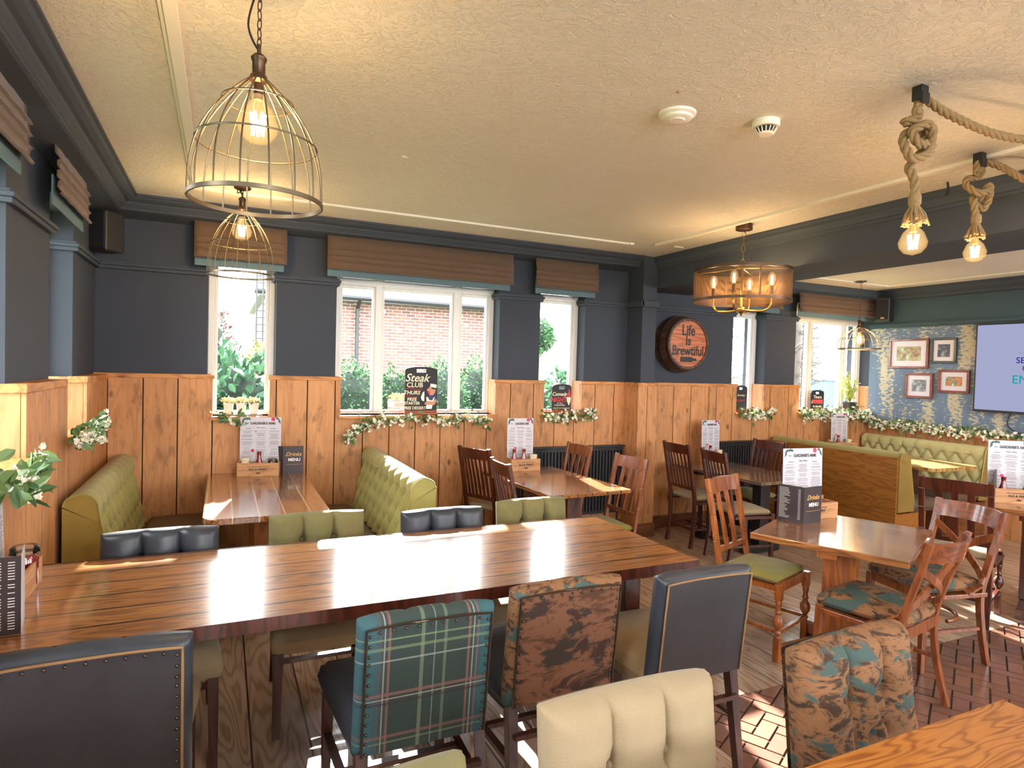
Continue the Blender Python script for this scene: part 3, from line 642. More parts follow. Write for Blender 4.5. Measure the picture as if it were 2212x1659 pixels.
def xchair(x, y, rz, label, seatm, group):
    t = thing('cross_back_chair', label, 'chair', (x, y, 0), rz, group)
    post = [(.175, -.055, 0), (.185, .0, .2), (.185, .02, .40), (.195, -.01, .56), (.205, -.065, .74), (.215, -.10, .875)]
    for s in (-1, 1):
        ps = smooth_path([(s*a, b, c) for a, b, c in post], 5); mb = M()
        for a, b in zip(ps[:-1], ps[1:]): mb.bar(a, b, .034, .024)
        mb.build('leg', MWOOD, t, smooth=35)
        M().bar((s*.19, .40, .44), (s*.205, .42, 0), .038, .038, .026, .026).build('leg', MWOOD, t, bevel=.003)
        # cross brace from below the top rail across to the opposite side of the seat frame
        ps = smooth_path([(s*.19, -.055, .735), (0, -.05+.014*s, .635), (-s*.195, .02, .50), (-s*.216, .15, .435)], 3); mb = M()
        for a, b in zip(ps[:-1], ps[1:]): mb.bar(a, b, .040, .012, up=(0, .35, 1) if False else (0, 1, 0))
        mb.build('cross_brace', MWOOD, t, smooth=35)
        M().bar((s*.185, .0, .415), (s*.195, .39, .415), .024, .055).build('seat_rail', MWOOD, t, bevel=.003)
        for yy in (.13, .15): M().ball((-s*.219, yy, .437), .005, 8, 5).build('screw', BRASS, t)
        M().bar((s*.19, .03, .22), (s*.2, .40, .22), .016, .022).build('stretcher', MWOOD, t)
    M().bar((-.19, .39, .415), (.19, .39, .415), .055, .024).build('seat_rail', MWOOD, t); M().bar((-.18, .01, .415), (.18, .01, .415), .055, .024).build('seat_rail', MWOOD, t)
    N = 14; vs = []; fs = []
    for i in range(N+1):
        u = -1+2*i/N; yb = -.155+.085*u*u-.0; xx = u*.205; zt = .872-.014*(1-u*u)*0
        for z, o in ((.775, .028), (zt, 0), (zt, -.018), (.775, .010)): vs.append((xx, yb+o, z))
    for i in range(N):
        for j in range(4): fs.append((i*4+j, i*4+(j+1) % 4, (i+1)*4+(j+1) % 4, (i+1)*4+j))
    fs += [(3, 2, 1, 0), (N*4, N*4+1, N*4+2, N*4+3)]; recalc(M().add(vs, fs).build('top_rail', MWOODX, t, smooth=45))
    hp = [( .185*math.cos(a), .20+.20*math.sin(a)*1.0, .27) for a in [PI*i/16 for i in range(17)]]
    M().tube([(p[0], .42-p[1]*.9, p[2]) for p in hp], .011, 8).build('stretcher', MWOOD, t, smooth=60)
    def fs_(u, v):
        k = 1-.10*abs(u)**3*abs(v)**3; q = (v+1)/2; return Vector((u*(.195+.03*q)*k, .215+v*.225*k, .462)), Vector((0, 0, 1))
    mb = M(); slab(mb, fs_, .44, .44, .07, .06, 16, 16, lambda u, v: .02*(1-u*u)*(1-v*v)); mb.build('seat', seatm, t, smooth=60); return t
GX = 'cross-back chairs at the small square table'
xchair(3.09, 1.87, face(-.18, .98), 'red-brown cross-back chair with mottled seat, the nearer one', MOT, GX)
xchair(3.955, 2.225, face(-.97, .22), 'red-brown cross-back chair behind, with shiny curved top rail', MOT, GX)

def table(name, label, x, y, rz, L, W, H, topm, legm, style, th=.035, group=None, chamfer=0.):
    """local: x = width, y = length"""
    t = thing(name, label, 'table', (x, y, 0), rz, group); a, b = W/2, L/2
    if chamfer:
        c = chamfer; poly = [(-a, -b+c), (-a+c*.3, -b+c*.3), (-a+c, -b), (a-c, -b), (a-c*.3, -b+c*.3), (a, -b+c), (a, b), (-a, b)]; M().prism(poly, H-th, H).build('tabletop', topm, t, bevel=.004)
    else: M().box(-a, a, -b, b, H-th, H).build('tabletop', topm, t, bevel=.004)
    def bx(n, *q, **k): M().box(*q).build(n, legm, t, bevel=.004)
    if style == 'trestle':      # two square posts per end, wide foot and long rail (long axis X here)
        for s in (-1, 1):
            xx = s*(a-.20); bx('leg', xx-.045, xx+.045, -.045-.17, .045-.17, .08, H-th-.05); bx('leg', xx-.045, xx+.045, .125, .215, .08, H-th-.05)
            bx('foot', xx-.05, xx+.05, -.33, .33, 0, .08); bx('bearer', xx-.045, xx+.045, -.34, .34, H-th-.05, H-th)
        0
        bx('apron', -a+.06, a-.06, -b+.05, -b+.075, H-th-.02, H-th); bx('apron', -a+.06, a-.06, b-.075, b-.05, H-th-.02, H-th)
    elif style == 'pedestal':
        for s in (-1, 1):
            yy = s*min(b-.22, .28)
            bx('leg', -.06, .06, yy-.05, yy+.05, .07, H-th-.04); bx('foot', -a+.13, a-.13, yy-.045, yy+.045, 0, .07); bx('bearer', -a+.07, a-.07, yy-.045, yy+.045, H-th-.045, H-th)
        bx('stretcher', -.025, .025, -min(b-.22, .28), min(b-.22, .28), .18, .26)
    elif style == 'post':
        bx('leg', -.085, -.001, -.085, .085, .05, H-th-.03); bx('leg', .001, .085, -.075, .075, .05, H-th-.03)
        for an in range(4):
            u = Vector((math.cos(an*PI/2+PI/4), math.sin(an*PI/2+PI/4), 0)); M().bar(u*.05+Vector((0, 0, .07)), u*.36+Vector((0, 0, .025)), .07, .09, .06, .05, up=(0, 0, 1)).build('foot', legm, t, bevel=.004)
        bx('bearer', -a+.06, a-.06, -.05, .05, H-th-.045, H-th)
    elif style == 'legs':
        for sx in (-1, 1):
            for sy in (-1, 1): bx('leg', sx*(a-.07)-.035, sx*(a-.07)+.035, sy*(b-.08)-.035, sy*(b-.08)+.035, 0, H-th)
        for sx in (-1, 1): bx('apron', sx*(a-.06)-.012, sx*(a-.06)+.012, -b+.11, b-.11, H-th-.11, H-th)
        for sy in (-1, 1): bx('apron', -a+.10, a-.10, sy*(b-.07)-.012, sy*(b-.07)+.012, H-th-.11, H-th)
    return t
lt = table('long_table', 'long varnished oak dining table with plank top across the foreground', .635, 2.645, 0, .88, 2.71, .76, OAKX, DWOOD, 'trestle', th=.04)
table('booth_table', 'rustic oak booth table with rounded corners between the two tufted benches', .245, 4.42, 0, 1.49, .67, .76, OAKB, OWOOD, 'pedestal', chamfer=.07)
table('dining_table', 'oak plank table with four slat-back chairs in front of the first radiator', 2.32, 4.24, R(3.5), 1.10, .68, .76, OAKY, DWOOD, 'pedestal', th=.028)
table('dining_table', 'greyish plank table in front of the second radiator', 4.46, 4.46, R(2), 1.15, .68, .70, OAKG, BLACKM, 'pedestal', th=.028)
table('square_table', 'small square oak table on a chunky post, cross-back chairs around it', 3.28, 2.453, R(25.2), .77, .87, .72, OAKY, OWOOD, 'post')
table('booth_table', 'pale oak booth table before the wallpapered wall', 6.53, 4.42, R(-2), 1.48, .70, .76, OAKP, LEGW, 'pedestal', chamfer=.05)
table('dining_table', 'dark oak table at the right edge of the picture carrying a wooden caddy', 5.30, 2.28, R(22), .80, .90, .76, OAKY, DWOOD, 'pedestal')
table('near_table', 'glossy orange oak table corner nearest the camera, bottom right', .62, .53, 0, .83, 2.60, .76, OAKX2, OWOOD, 'trestle', th=.04)

for s_ in (-1, 1): M().box(-1.356, 1.356, *( (-.4415, -.4402) if s_ < 0 else (.4402, .4415)), .715, .762).build('edge_band', DWOOD, lt)
t = thing('bar_stool', 'round-seated wooden stool cut off by the right edge of the picture', 'stool', (4.62, 1.93, 0))
M().lathe([(.001, .60), (.17, .60), (.18, .615), (.18, .64), (.165, .655), (.001, .66)], 32).build('seat', LEATHB, t, smooth=40)
for k in range(4): c_, s2 = math.cos(R(150+90*k)), math.sin(R(150+90*k)); ps = smooth_path([(.15*c_, .15*s2, .60), (.17*c_, .17*s2, .45), (.175*c_, .175*s2, .2), (.19*c_, .19*s2, 0)], 4); M().tube(ps, .019, 8).build('leg', OWOOD, t, smooth=60)
M().tube([(.165*math.cos(PI*k/12), .165*math.sin(PI*k/12), .25) for k in range(24)], .010, 8, closed=True).build('foot_ring', OWOOD, t, smooth=60)
def bench(label, xo, sgn, ya, yb, seatm, fab, sidem, backpanel=None, wall=False, group='tufted booth benches', ends=(0,), nt=9, zr=.40):
    """booth bench running along Y. xo: x of the rear plane; sgn=+1 faces +X"""
    t = thing('booth_bench', label, 'bench', (xo, ya, 0), 0, group); L = yb-ya
    prof = [(.235, .44), (.225, .50), (.205, .60), (.185, .70), (.168, .78), (.158, .84), (.150, .885), (.128, .915), (.095, .93), (.055, .925), (.02, .905), (.006, .87)]
    pp = smooth_path([(a, 0, b) for a, b in prof], 7); ln = [0]
    for a, b in zip(pp[:-1], pp[1:]): ln.append(ln[-1]+(b-a).length)
    tot = ln[-1]; n = len(pp); NL = int(L/.011); vs = []; pitch = L/(nt+.5)
    for i in range(NL+1):
        y = L*i/NL; u = y/pitch
        for j, p in enumerate(pp):
            s = ln[j]; v = s/.105; d = 0
            sroll = .40
            if s < sroll:
                a1 = (u+v/2); a2 = (u-v/2); g = abs(math.sin(PI*a1)*math.sin(PI*a2))**.42; d = -.042*(1-g)
                # buttons
            else:
                uu = u + (0 if True else .5); g = abs(math.sin(PI*(uu)))**.28; fade = max(0, 1-(s-sroll)/(tot*.28)); d = -.032*(1-g)*fade
            e = min(y, L-y); d -= .02*max(0, 1-e/.02)**2
            if j < n-1: tn = (pp[j+1]-p).normalized()
            nn = Vector((tn.z, 0, -tn.x))
            q = p + nn*d; vs.append((sgn*q.x, y, q.z))
    fs = [(i*n+j, (i+1)*n+j, (i+1)*n+j+1, i*n+j+1) for i in range(NL) for j in range(n-1)]
    recalc(M().add(vs, fs).build('backrest', fab, t, smooth=75))
    # upholstered end panels
    poly = [(sgn*.006, zr-.02)] + [(sgn*.006, .87)] + [(sgn*p.x*.985, p.z*.995) for p in pp[::-1]] + [(sgn*.235, zr-.02)]
    for k in ends:
        y0 = -.012 if k == 0 else L; recalc(M().prism(poly, y0, y0+.012, 'Y').build('end_panel', sidem, t))
        M().tube([(sgn*(p.x+.002), -.012 if k == 0 else L+.012, p.z) for p in pp], .0045, 6).build('piping', fab, t, smooth=60)
    # seat cushion and plinth
    def fs_(u, v): return Vector((sgn*(.23+.22*(1+u)), L/2+v*L/2, .41)), Vector((0, 0, 1))
    mb = M(); slab(mb, fs_, .44, L, .12, .045, 12, 30, lambda u, v: .01*(1-u*u)); recalc(mb.build('seat_cushion', seatm, t, smooth=60))
    x0, x1 = sorted((sgn*.03, sgn*.50)); M().box(x0, x1, .04, L-.005, 0.0, .35).build('plinth', backpanel or SKIRT, t)
    if backpanel: x0, x1 = sorted((sgn*.006, sgn*-.012)); M().box(x0, x1, 0, L, .10, .885).build('rear_panel', backpanel, t)
    elif not wall: x0, x1 = sorted((sgn*.004, sgn*-.004)); M().box(x0, x1, 0, L, .10, .87).build('rear_panel', sidem, t)
    return t
FABB = fabric('chartreuse_bench_fabric', lin((160, 150, 88)), var=.12); FABS = fabric('mustard_bench_side', lin((148, 122, 58)), var=.12)
bench('green tufted booth bench against the left wall under the flowers', XLC+.022, 1, 3.70, YC-.022, BROWNL, FABB, FABS, wall=True)
bench('green tufted booth bench with sunlit top roll, back to the slat-chair table', 1.20, -1, 3.66, YC-.022, BROWNL, FABB, FABB)
bench('half-height booth bench with honey veneer rear panel and green top roll', 5.62, 1, 3.68, YC-.022, BROWNL, FABB, FABS, backpanel=PANELW)
bench('pale green tufted bench along the wallpapered wall below the flower garland', XT-.055, -1, 3.78, YC-.022, BROWNL, fabric('pale_green_bench_fabric', lin((184, 178, 128)), var=.1), FABS, wall=True, nt=9)

def radiator(label, x0, x1, z0=.22, z1=.885):
    t = thing('radiator', label, 'radiator', ((x0+x1)/2, 5.10, 0)); h = (x1-x0)/2
    mb = M().box(-h, h, .02, .05, z0, z1-.02); n = int((x1-x0)/.035)
    for i in range(n): x = -h+.02+(2*h-.04)*i/(n-1); mb.box(x-.011, x+.011, .004, .022, z0+.03, z1-.05)
    mb.build('panel', BLACKM, t, bevel=.003); M().box(-h-.006, h+.006, -.004, .06, z1-.02, z1).build('top_grille', BLACKM, t, bevel=.004); M().box(-h-.004, -h+.0, -.002, .055, z0, z1-.02).build('side_cover', BLACKM, t)
    M().lathe([(.011, 0), (.011, z0+.02)], 10, (h-.04, .03, 0)).build('pipe', BLACKM, t, smooth=60)
radiator('black radiator behind the slat-chair table under the comedy night window', 2.46, 3.60)
radiator('black radiator behind the greyish plank table', 4.84, 5.58)
# ------------------------------------------------------------------ text helper
def text(body, size, mat, parent, loc, rot=(PI/2, 0, 0), align='CENTER', shear=0., bold=0., ext=.0006, name='lettering', sx=1.):
    cu = bpy.data.curves.new('txt', 'FONT'); cu.body = body; cu.size = size; cu.align_x = align; cu.align_y = 'CENTER'; cu.shear = shear; cu.offset = bold; cu.extrude = ext; cu.resolution_u = 3
    tmp = bpy.data.objects.new('txt', cu); COL.objects.link(tmp); dg = bpy.context.evaluated_depsgraph_get(); me = bpy.data.meshes.new_from_object(tmp.evaluated_get(dg))
    bpy.data.objects.remove(tmp); bpy.data.curves.remove(cu); me.name = name; me.materials.clear(); me.materials.append(mat)
    me.transform(Matrix.LocRotScale(Vector(loc), Euler(rot), Vector((sx, 1, 1)))); o = bpy.data.objects.new(name, me); COL.objects.link(o); o.parent = parent; return o
# ------------------------------------------------------------------ lamps
def bulb(parent, c, r, neck, glow=FILA, light=30, col=(1., .80, .56), up=True):
    g = M().lathe([(neck, r*1.45), (neck*1.05, r*1.2), (r*.72, r*.72), (r, 0), (r*.92, -r*.42), (r*.6, -r*.82), (.001, -r)], 20, c).build('bulb', BULBG, parent, smooth=70)
    mb = M(); k = r*.33
    for i in range(6):
        a = 2*PI*i/6; mb.tube([(c[0]+k*math.cos(a), c[1]+k*math.sin(a), c[2]+r*.55), (c[0]+k*.8*math.cos(a+.5), c[1]+k*.8*math.sin(a+.5), c[2]-r*.5)], r*.075, 5)
    mb.build('filament', glow, g)
    l = bpy.data.lights.new('bulb_light', 'POINT'); l.energy = light; l.color = col; l.shadow_soft_size = r*.9; lo = bpy.data.objects.new('bulb_light', l); COL.objects.link(lo); lo.parent = parent; lo.location = (c[0], c[1], c[2])
    return g
def chain(mb, a, b, ll=.034, w=.007, r=.0017):
    a = Vector(a); b = Vector(b); n = max(1, int((b-a).length/(ll*.8))); t = (b-a).normalized(); x = t.orthogonal().normalized(); y = t.cross(x)
    for i in range(n):
        c = a+(b-a)*((i+.5)/n); q = x if i % 2 else y; mb.tube([c + t*(ll/2*math.sin(k*PI/6)) + q*(w*math.cos(k*PI/6)) for k in range(12)], r, 5, closed=True)
def cage(label, x, y, cz, zcap, zrim, rr, wire=STEEL, light=18, sc=1., nrib=16, rose=True, cord=True, group='wire cage pendant lamps'):
    t = thing('cage_pendant_lamp', label, 'pendant lamp', (x, y, 0), 0, group); H = zcap-.075*sc-zrim
    M().lathe([(.001, zcap+.045*sc), (.006*sc, zcap+.04*sc), (.006*sc, zcap+.012*sc), (.016*sc, zcap+.01*sc), (.024*sc, zcap), (.022*sc, zcap-.008*sc), (.019*sc, zcap-.012*sc), (.019*sc, zcap-.05*sc), (.025*sc, zcap-.055*sc), (.028*sc, zcap-.07*sc), (.014*sc, zcap-.078*sc), (.014*sc, zcap-.13*sc), (.001, zcap-.131*sc)], 20).build('lamp_cap', BRONZE, t, smooth=40)
    def rad(q): return .026*sc+(rr-.026*sc)*math.sin(q*PI/2)**.92 if q < 1 else rr
    for i in range(nrib):
        a = 2*PI*(i+.3)/nrib; pts = []
        for k in range(15):
            q = k/14; z = zcap-.066*sc-H*q**1.25; hq = q**1.25; rdd = .026*sc+(rr-.026*sc)*(1-(1-hq)**2.6)
            pts.append((rdd*math.cos(a), rdd*math.sin(a), z))
        M().tube(pts, .0024, 6).build('cage_rib', wire, t, smooth=60)
    for q, rw in ((.276, .0024), (.615, .0026), (1., .0036)):
        z = zcap-.066*sc-H*q**1.25; hq = q**1.25; rdd = .026*sc+(rr-.026*sc)*(1-(1-hq)**2.6); rdd += .003 if q < 1 else 0
        if q == 1: M().lathe([(rdd-.003, z-.006), (rdd+.003, z-.006), (rdd+.003, z+.006), (rdd-.003, z+.006), (rdd-.003, z-.006)], 48, caps=False).build('cage_rim', wire, t, smooth=30)
        else: M().tube([(rdd*math.cos(2*PI*k/40), rdd*math.sin(2*PI*k/40), z+.004) for k in range(40)], rw, 6, closed=True).build('cage_ring', wire, t, smooth=60)
    bulb(t, (0, 0, zcap-.205*sc), .062*sc, .018*sc, light=light)
    mb = M(); chain(mb, (0, 0, zcap+.03), (0, 0, cz-.02)); mb.build('chain', BRONZE, t, smooth=60)
    if cord: M().tube(smooth_path([(0, 0, zcap+.02), (-.022, .005, zcap+.06), (-.030, .01, (zcap+cz)/2), (-.012, .005, cz-.03), (0, 0, cz-.01)], 8), .0032, 6).build('flex', BLACKM, t, smooth=60)
    M().lathe([(.001, cz-.022), (.02, cz-.02), (.05, cz-.010), (.052, cz)], 24).build('ceiling_rose', BRONZE, t, smooth=40)
cage('large wire cage pendant in the foreground hanging on a chain', .085, 2.03, CZ, 2.512, 2.082, .187, light=6, sc=.95)
cage('second wire cage pendant behind the large one, before the narrow window', .10, 4.42, CZ, 2.652, 2.155, .2, light=7)
cage('small wire cage pendant in the far corner by the wallpapered wall', 6.36, 4.665, CZ2, 2.23, 1.915, .215, light=8, cord=False, wire=STEEL)
# drum chandelier
t = thing('drum_chandelier', 'drum chandelier of brass mesh with four glowing candle bulbs', 'chandelier', (3.50, 3.53, 0))
M().lathe([(.345, 2.155), (.345, 2.375)], 64, caps=False).build('mesh_shade', meshmat(), t, smooth=60)
for z, nm in ((2.155, 'lower_band'), (2.378, 'upper_band')):
    M().lathe([(.343, z-.010), (.350, z-.010), (.350, z+.010), (.343, z+.010), (.343, z-.010)], 64, caps=False).build(nm, BRONZE, t, smooth=30)
for i in range(4):
    a = PI/4+PI*i/2+.35; M().bar((.347*math.cos(a), .347*math.sin(a), 2.155), (.347*math.cos(a), .347*math.sin(a), 2.375), .012, .006, up=(math.cos(a), math.sin(a), 0)).build('shade_strut', BRONZE, t)
    b = R(120)+PI/2*i; c, s = math.cos(b), math.sin(b)
    M().tube(smooth_path([(0, 0, 2.095), (.08*c, .08*s, 2.082), (.17*c, .17*s, 2.085), (.205*c, .205*s, 2.12), (.21*c, .21*s, 2.17), (.21*c, .21*s, 2.205)], 6), .008, 8).build('arm', BRASS, t, smooth=60)
    M().lathe([(.014, 2.20), (.014, 2.255), (.012, 2.26)], 12, (.21*c, .21*s, 0)).build('candle_sleeve', BRONZE, t, smooth=40)
    g = M().lathe([(.010, 2.255), (.016, 2.27), (.028, 2.30), (.029, 2.32), (.022, 2.345), (.008, 2.358), (.001, 2.36)], 14, (.21*c, .21*s, 0)).build('bulb', BULBG, t, smooth=60)
    mb = M()
    for k in range(4): e = PI/2*k; mb.tube([(.21*c+.009*math.cos(e), .21*s+.009*math.sin(e), 2.272), (.21*c+.005*math.cos(e), .21*s+.005*math.sin(e), 2.335)], .0022, 5)
    mb.build('filament', FILB, g)
    l = bpy.data.lights.new('bulb_light', 'POINT'); l.energy = 2.5; l.color = (1., .78, .52); l.shadow_soft_size = .03; lo = bpy.data.objects.new('bulb_light', l); COL.objects.link(lo); lo.parent = t; lo.location = (.21*c, .21*s, 2.31)
    M().tube([(0, 0, 2.40), (.345*c, .345*s, 2.378)], .004, 6).build('top_spoke', BRASS, t)
M().lathe([(.001, 2.045), (.008, 2.05), (.006, 2.06), (.018, 2.07), (.030, 2.085), (.030, 2.105), (.012, 2.115), (.008, 2.12), (.008, 2.40), (.001, 2.41)], 16).build('stem', BRASS, t, smooth=40)
M().lathe([(.056, CZ-.045), (.06, CZ-.042), (.06, CZ)], 32).build('ceiling_rose', BRONZE, t, smooth=40)
mb = M(); chain(mb, (0, 0, 2.41), (0, 0, CZ-.045), ll=.06, w=.012, r=.0016); mb.build('chain', BRASS, t, smooth=60)
M().tube(smooth_path([(0, 0, CZ-.05), (.05, .0, 2.62), (.11, .02, 2.53), (.09, .02, 2.46), (.02, .0, 2.42)], 8), .0022, 5).build('flex', BRONZE, t, smooth=60)
# rope lamps
ROPE = NT('jute_rope'); ROPE.col(ROPE.mix(ROPE.noise(ROPE.obj(), 120, 4), lin((116, 90, 58)), lin((166, 138, 98)))); ROPE.rough(.95); ROPE.bump(ROPE.noise(ROPE.obj(), 300, 3), .4, .002); ROPE = ROPE.m
def rope(mb, path, r, turns=26.):
    ln = 0; pts = []; nx = None
    for i, p in enumerate(path):
        a = path[max(i-1, 0)]; b = path[min(i+1, len(path)-1)]; t_ = (b-a).normalized()
        if i: ln += (p-path[i-1]).length
        nx = t_.orthogonal().normalized() if nx is None else (nx-t_*nx.dot(t_)).normalized(); pts.append((p, nx.copy(), t_.cross(nx), ln))
    for k in range(3): mb.tube([p + (n*math.cos(l*turns/r/26+k*2*PI/3) + b*math.sin(l*turns/r/26+k*2*PI/3))*r*.52 for p, n, b, l in pts], r*.56, 7)
def ropelamp(label, x, y, zb, knot, rr, end, kz, flip=1, br=.05):
    t = thing('rope_pendant_lamp', label, 'rope lamp', (x, y, 0), 0, 'knotted rope lamps')
    pts = [(0, 0, CZ-.035), (-.025, 0, CZ-.10), (-.02, 0, kz+.11)] + [(a*1.2-.01, b*1.0, kz+c*1.0) for a, b, c in knot] + [(-.015, 0, kz-.16), (-.012, 0, zb+br+.08)]
    mb = M(); rope(mb, smooth_path(pts, 10), rr); mb.build('knotted_rope', ROPE, t, smooth=60)
    mb = M(); rope(mb, smooth_path([(.01, 0, CZ-.035)] + end, 14), rr); mb.build('swag_rope', ROPE, t, smooth=60)
    M().box(-.028, .014, -.02, .02, CZ-.055, CZ).build('ceiling_clamp', BLACKM, t, bevel=.003); M().box(-.03, .012, -.025, -.015, CZ-.07, CZ-.03).build('ceiling_hook', BLACKM, t)
    mb = M()
    for k in range(46):
        a = k*2.4; w = .2+.8*random.random(); q = .020+.030*w; mb.tube([(-.012+rr*.8*math.cos(a), rr*.8*math.sin(a), zb+br+.085), (-.012+q*.7*math.cos(a), q*.7*math.sin(a), zb+br+.055), (-.012+q*math.cos(a+.1), q*math.sin(a+.1), zb+br+.02+random.uniform(-.012, .012))], .0042, 5)
    mb.lathe([(rr*1.0, zb+br+.135), (rr*1.35, zb+br+.125), (rr*1.35, zb+br+.095), (rr*1.0, zb+br+.085)], 12, (-.012, 0, 0)); mb.build('frayed_end', ROPE, t, smooth=60)
    M().lathe([(.014, zb+br+.03), (.014, zb+br-.012)], 12, (-.012, 0, 0)).build('lamp_socket', BRASS, t, smooth=40)
    bulb(t, (-.012, 0, zb), br, .014, glow=FILA, light=6, col=(1., .74, .48)); return t
K1 = [(.0, .0, .085), (-.03, .03, .07), (.035, .03, .075), (.055, 0, .03), (.045, -.02, -.02), (-.0, -.035, -.065), (-.045, -.02, -.085), (-.055, 0, -.045), (-.045, .02, .0), (-.01, .03, .035), (.03, .02, .02), (.01, -.02, -.02), (-.03, -.03, -.03), (-.04, -.01, .02), (.0, -.04, .045), (.03, -.03, .0), (.015, .01, -.06), (-.01, .02, -.10)]
K2 = [(.02, .0, .08), (.025, .02, .055), (-.02, .035, .04), (-.045, .02, .0), (-.03, -.02, -.04), (.01, -.035, -.03), (.045, -.02, .0), (.075, .0, .015), (.09, .02, -.02), (.06, .03, -.06), (.03, .01, -.05), (.03, -.03, .0), (.05, -.02, -.05), (.045, 0, -.10), (.02, .02, -.08), (0, .02, -.05), (-.02, .0, -.09)]
ropelamp('nearer knotted rope lamp with round glowing bulb under the ceiling hook', 2.40, 1.545, 2.137, K1, .0165, [(.15, -.02, CZ-.085), (.40, -.06, CZ-.13), (.68, -.10, CZ-.115), (.9, -.12, CZ-.05), (.96, -.12, CZ-.01)], 2.525)
ropelamp('farther knotted rope lamp hanging near the beam cornice', 3.355, 1.855, 2.245, K2, .0165, [(.12, -.03, CZ-.055), (.25, -.07, CZ-.11), (.36, -.10, CZ-.15), (.42, -.13, CZ-.16), (.47, -.15, CZ-.12)], 2.565)
# ceiling fittings
t = thing('round_ceiling_cover', 'round white cover plate on the ceiling, left of the smoke detector', 'ceiling fitting', (1.757, 2.18, 0)); M().lathe([(.001, CZ-.028), (.055, CZ-.028), (.062, CZ-.024), (.064, CZ-.016), (.078, CZ-.010), (.08, CZ)], 40).build('cover', WHITEP, t, smooth=35); M().lathe([(.001, CZ-.033), (.03, CZ-.033), (.034, CZ-.028)], 24).build('boss', WHITEP, t, smooth=35)
t = thing('smoke_detector', 'white smoke detector with dark vents on the ceiling', 'smoke detector', (2.149, 2.062, 0)); M().lathe([(.044, CZ-.029), (.054, CZ-.029), (.058, CZ-.022), (.058, CZ)], 40).build('base', WHITEP, t, smooth=35)
M().lathe([(.001, CZ-.054), (.030, CZ-.053), (.042, CZ-.028)], 24).build('vent_core', BLACKP, t, smooth=35); mb = M()
for i in range(16): a = 2*PI*i/16; mb.tube([(.034*math.cos(a), .034*math.sin(a), CZ-.055), (.047*math.cos(a), .047*math.sin(a), CZ-.034)], .0025, 5)
mb.lathe([(.001, CZ-.060), (.028, CZ-.060), (.035, CZ-.055), (.035, CZ-.052)], 24); mb.build('vent_grille', WHITEP, t, smooth=35)
tag(M().tube([(3.687, 2.203, CZ), (3.69, 2.2, CZ-.04), (3.675, 2.2, CZ-.075)], .006, 8).build('cable_stub', BLACKP, None, smooth=60), 'short black cable stub poking from the ceiling near the beam', 'cable')
tag(M().ball((1.62, 2.01, CZ-.003), .006).build('ceiling_screw', BRASS, None), 'tiny screw in the ceiling above the round cover plate', 'screw')
tag(M().box(.85, .885, 3.31, 3.335, CZ-.002, CZ+.001).build('paint_flake', WHITEP, None), 'small bare white flake in the middle of the ceiling', 'paint flake')
# ------------------------------------------------------------------ barrel sign
t = thing('barrel_sign', 'half barrel wall sign reading Life Is Brewtiful with a black bottle', 'sign', (4.315, YW, 1.905))
mb = M(); NS = 26
for i in range(NS):
    a0 = 2*PI*(i+.03)/NS; a1 = 2*PI*(i+.97)/NS; vs = []
    for y, r in ((-.005, .298), (-.06, .290), (-.12, .277), (-.185, .258)):
        for a in (a0, (a0+a1)/2, a1): vs.append((r*math.cos(a), y, r*math.sin(a)))
        for a in (a1, (a0+a1)/2, a0): vs.append(((r-.022)*math.cos(a), y, (r-.022)*math.sin(a)))
    fs = [(k*6+j, k*6+(j+1) % 6, (k+1)*6+(j+1) % 6, (k+1)*6+j) for k in range(3) for j in range(6)] + [(18, 19, 20, 21, 22, 23), (5, 4, 3, 2, 1, 0)]
    mb.add(vs, fs)
recalc(mb.build('barrel_staves', wood('dark_barrel_stave', lin((104, 72, 58)), lin((54, 36, 32)), along='Y', across='Z', island=True, var=.15), t))
for y, r in ((-.165, .2645), (-.07, .290)): M().lathe([(r, y-.014), (r+.0035, y-.014), (r+.0055, y+.014), (r, y+.014)], 48, ax='Y', caps=False).build('barrel_hoop', BRONZE, t, smooth=30)
FW = wood('orange_barrel_head', lin((214, 130, 84)), lin((150, 78, 46)), along='X', across='Z', plank=.066, off=.03, gap=.003, var=.08)
M().lathe([(.238, -.165), (.238, -.172), (.001, -.172)], 48, ax='Y').build('barrel_head', FW, t)
for s, z, sz, sx in (('Life', .135, .150, .80), ('Is', .030, .135, .8), ('Brewtiful', -.072, .142, .78)): text(s, sz, BLACKM, t, (0, -.174, z), bold=.003, sx=sx)
M().prism([(-.095, -.185), (.045, -.185), (.07, -.172), (.11, -.170), (.11, -.145), (.07, -.143), (.045, -.13), (-.095, -.13)], -.176, -.1725, 'Y').build('bottle_emblem', BLACKM, t)
# ------------------------------------------------------------------ pictures and television on the far right wall
def picture(label, y0, y1, z0, z1, fm, art, mw):
    t = thing('framed_picture', label, 'picture', (XT-.008, (y0+y1)/2, (z0+z1)/2), 0, 'framed pictures on the wallpaper'); w, h = (y1-y0)/2, (z1-z0)/2; f = .026
    mb = M().box(-.03, 0, -w, w, -h, -h+f).box(-.03, 0, -w, w, h-f, h).box(-.03, 0, -w, -w+f, -h+f, h-f).box(-.03, 0, w-f, w, -h+f, h-f); mb.build('frame', fm, t, bevel=.004)
    M().box(-.014, -.002, -w+f, w-f, -h+f, h-f).build('mount', PAPER, t); M().box(-.0155, -.0145, -w+f+mw, w-f-mw, -h+f+mw, h-f-mw).build('print', art, t)
    return t
def art(name, cs, sc=22.):
    t = NT(name); n = t.noise(t.obj(), sc, 5, .6); t.col(t.ramp(n, [(.3+.4*i/(len(cs)-1), lin(c)) for i, c in enumerate(cs)])); return t.m
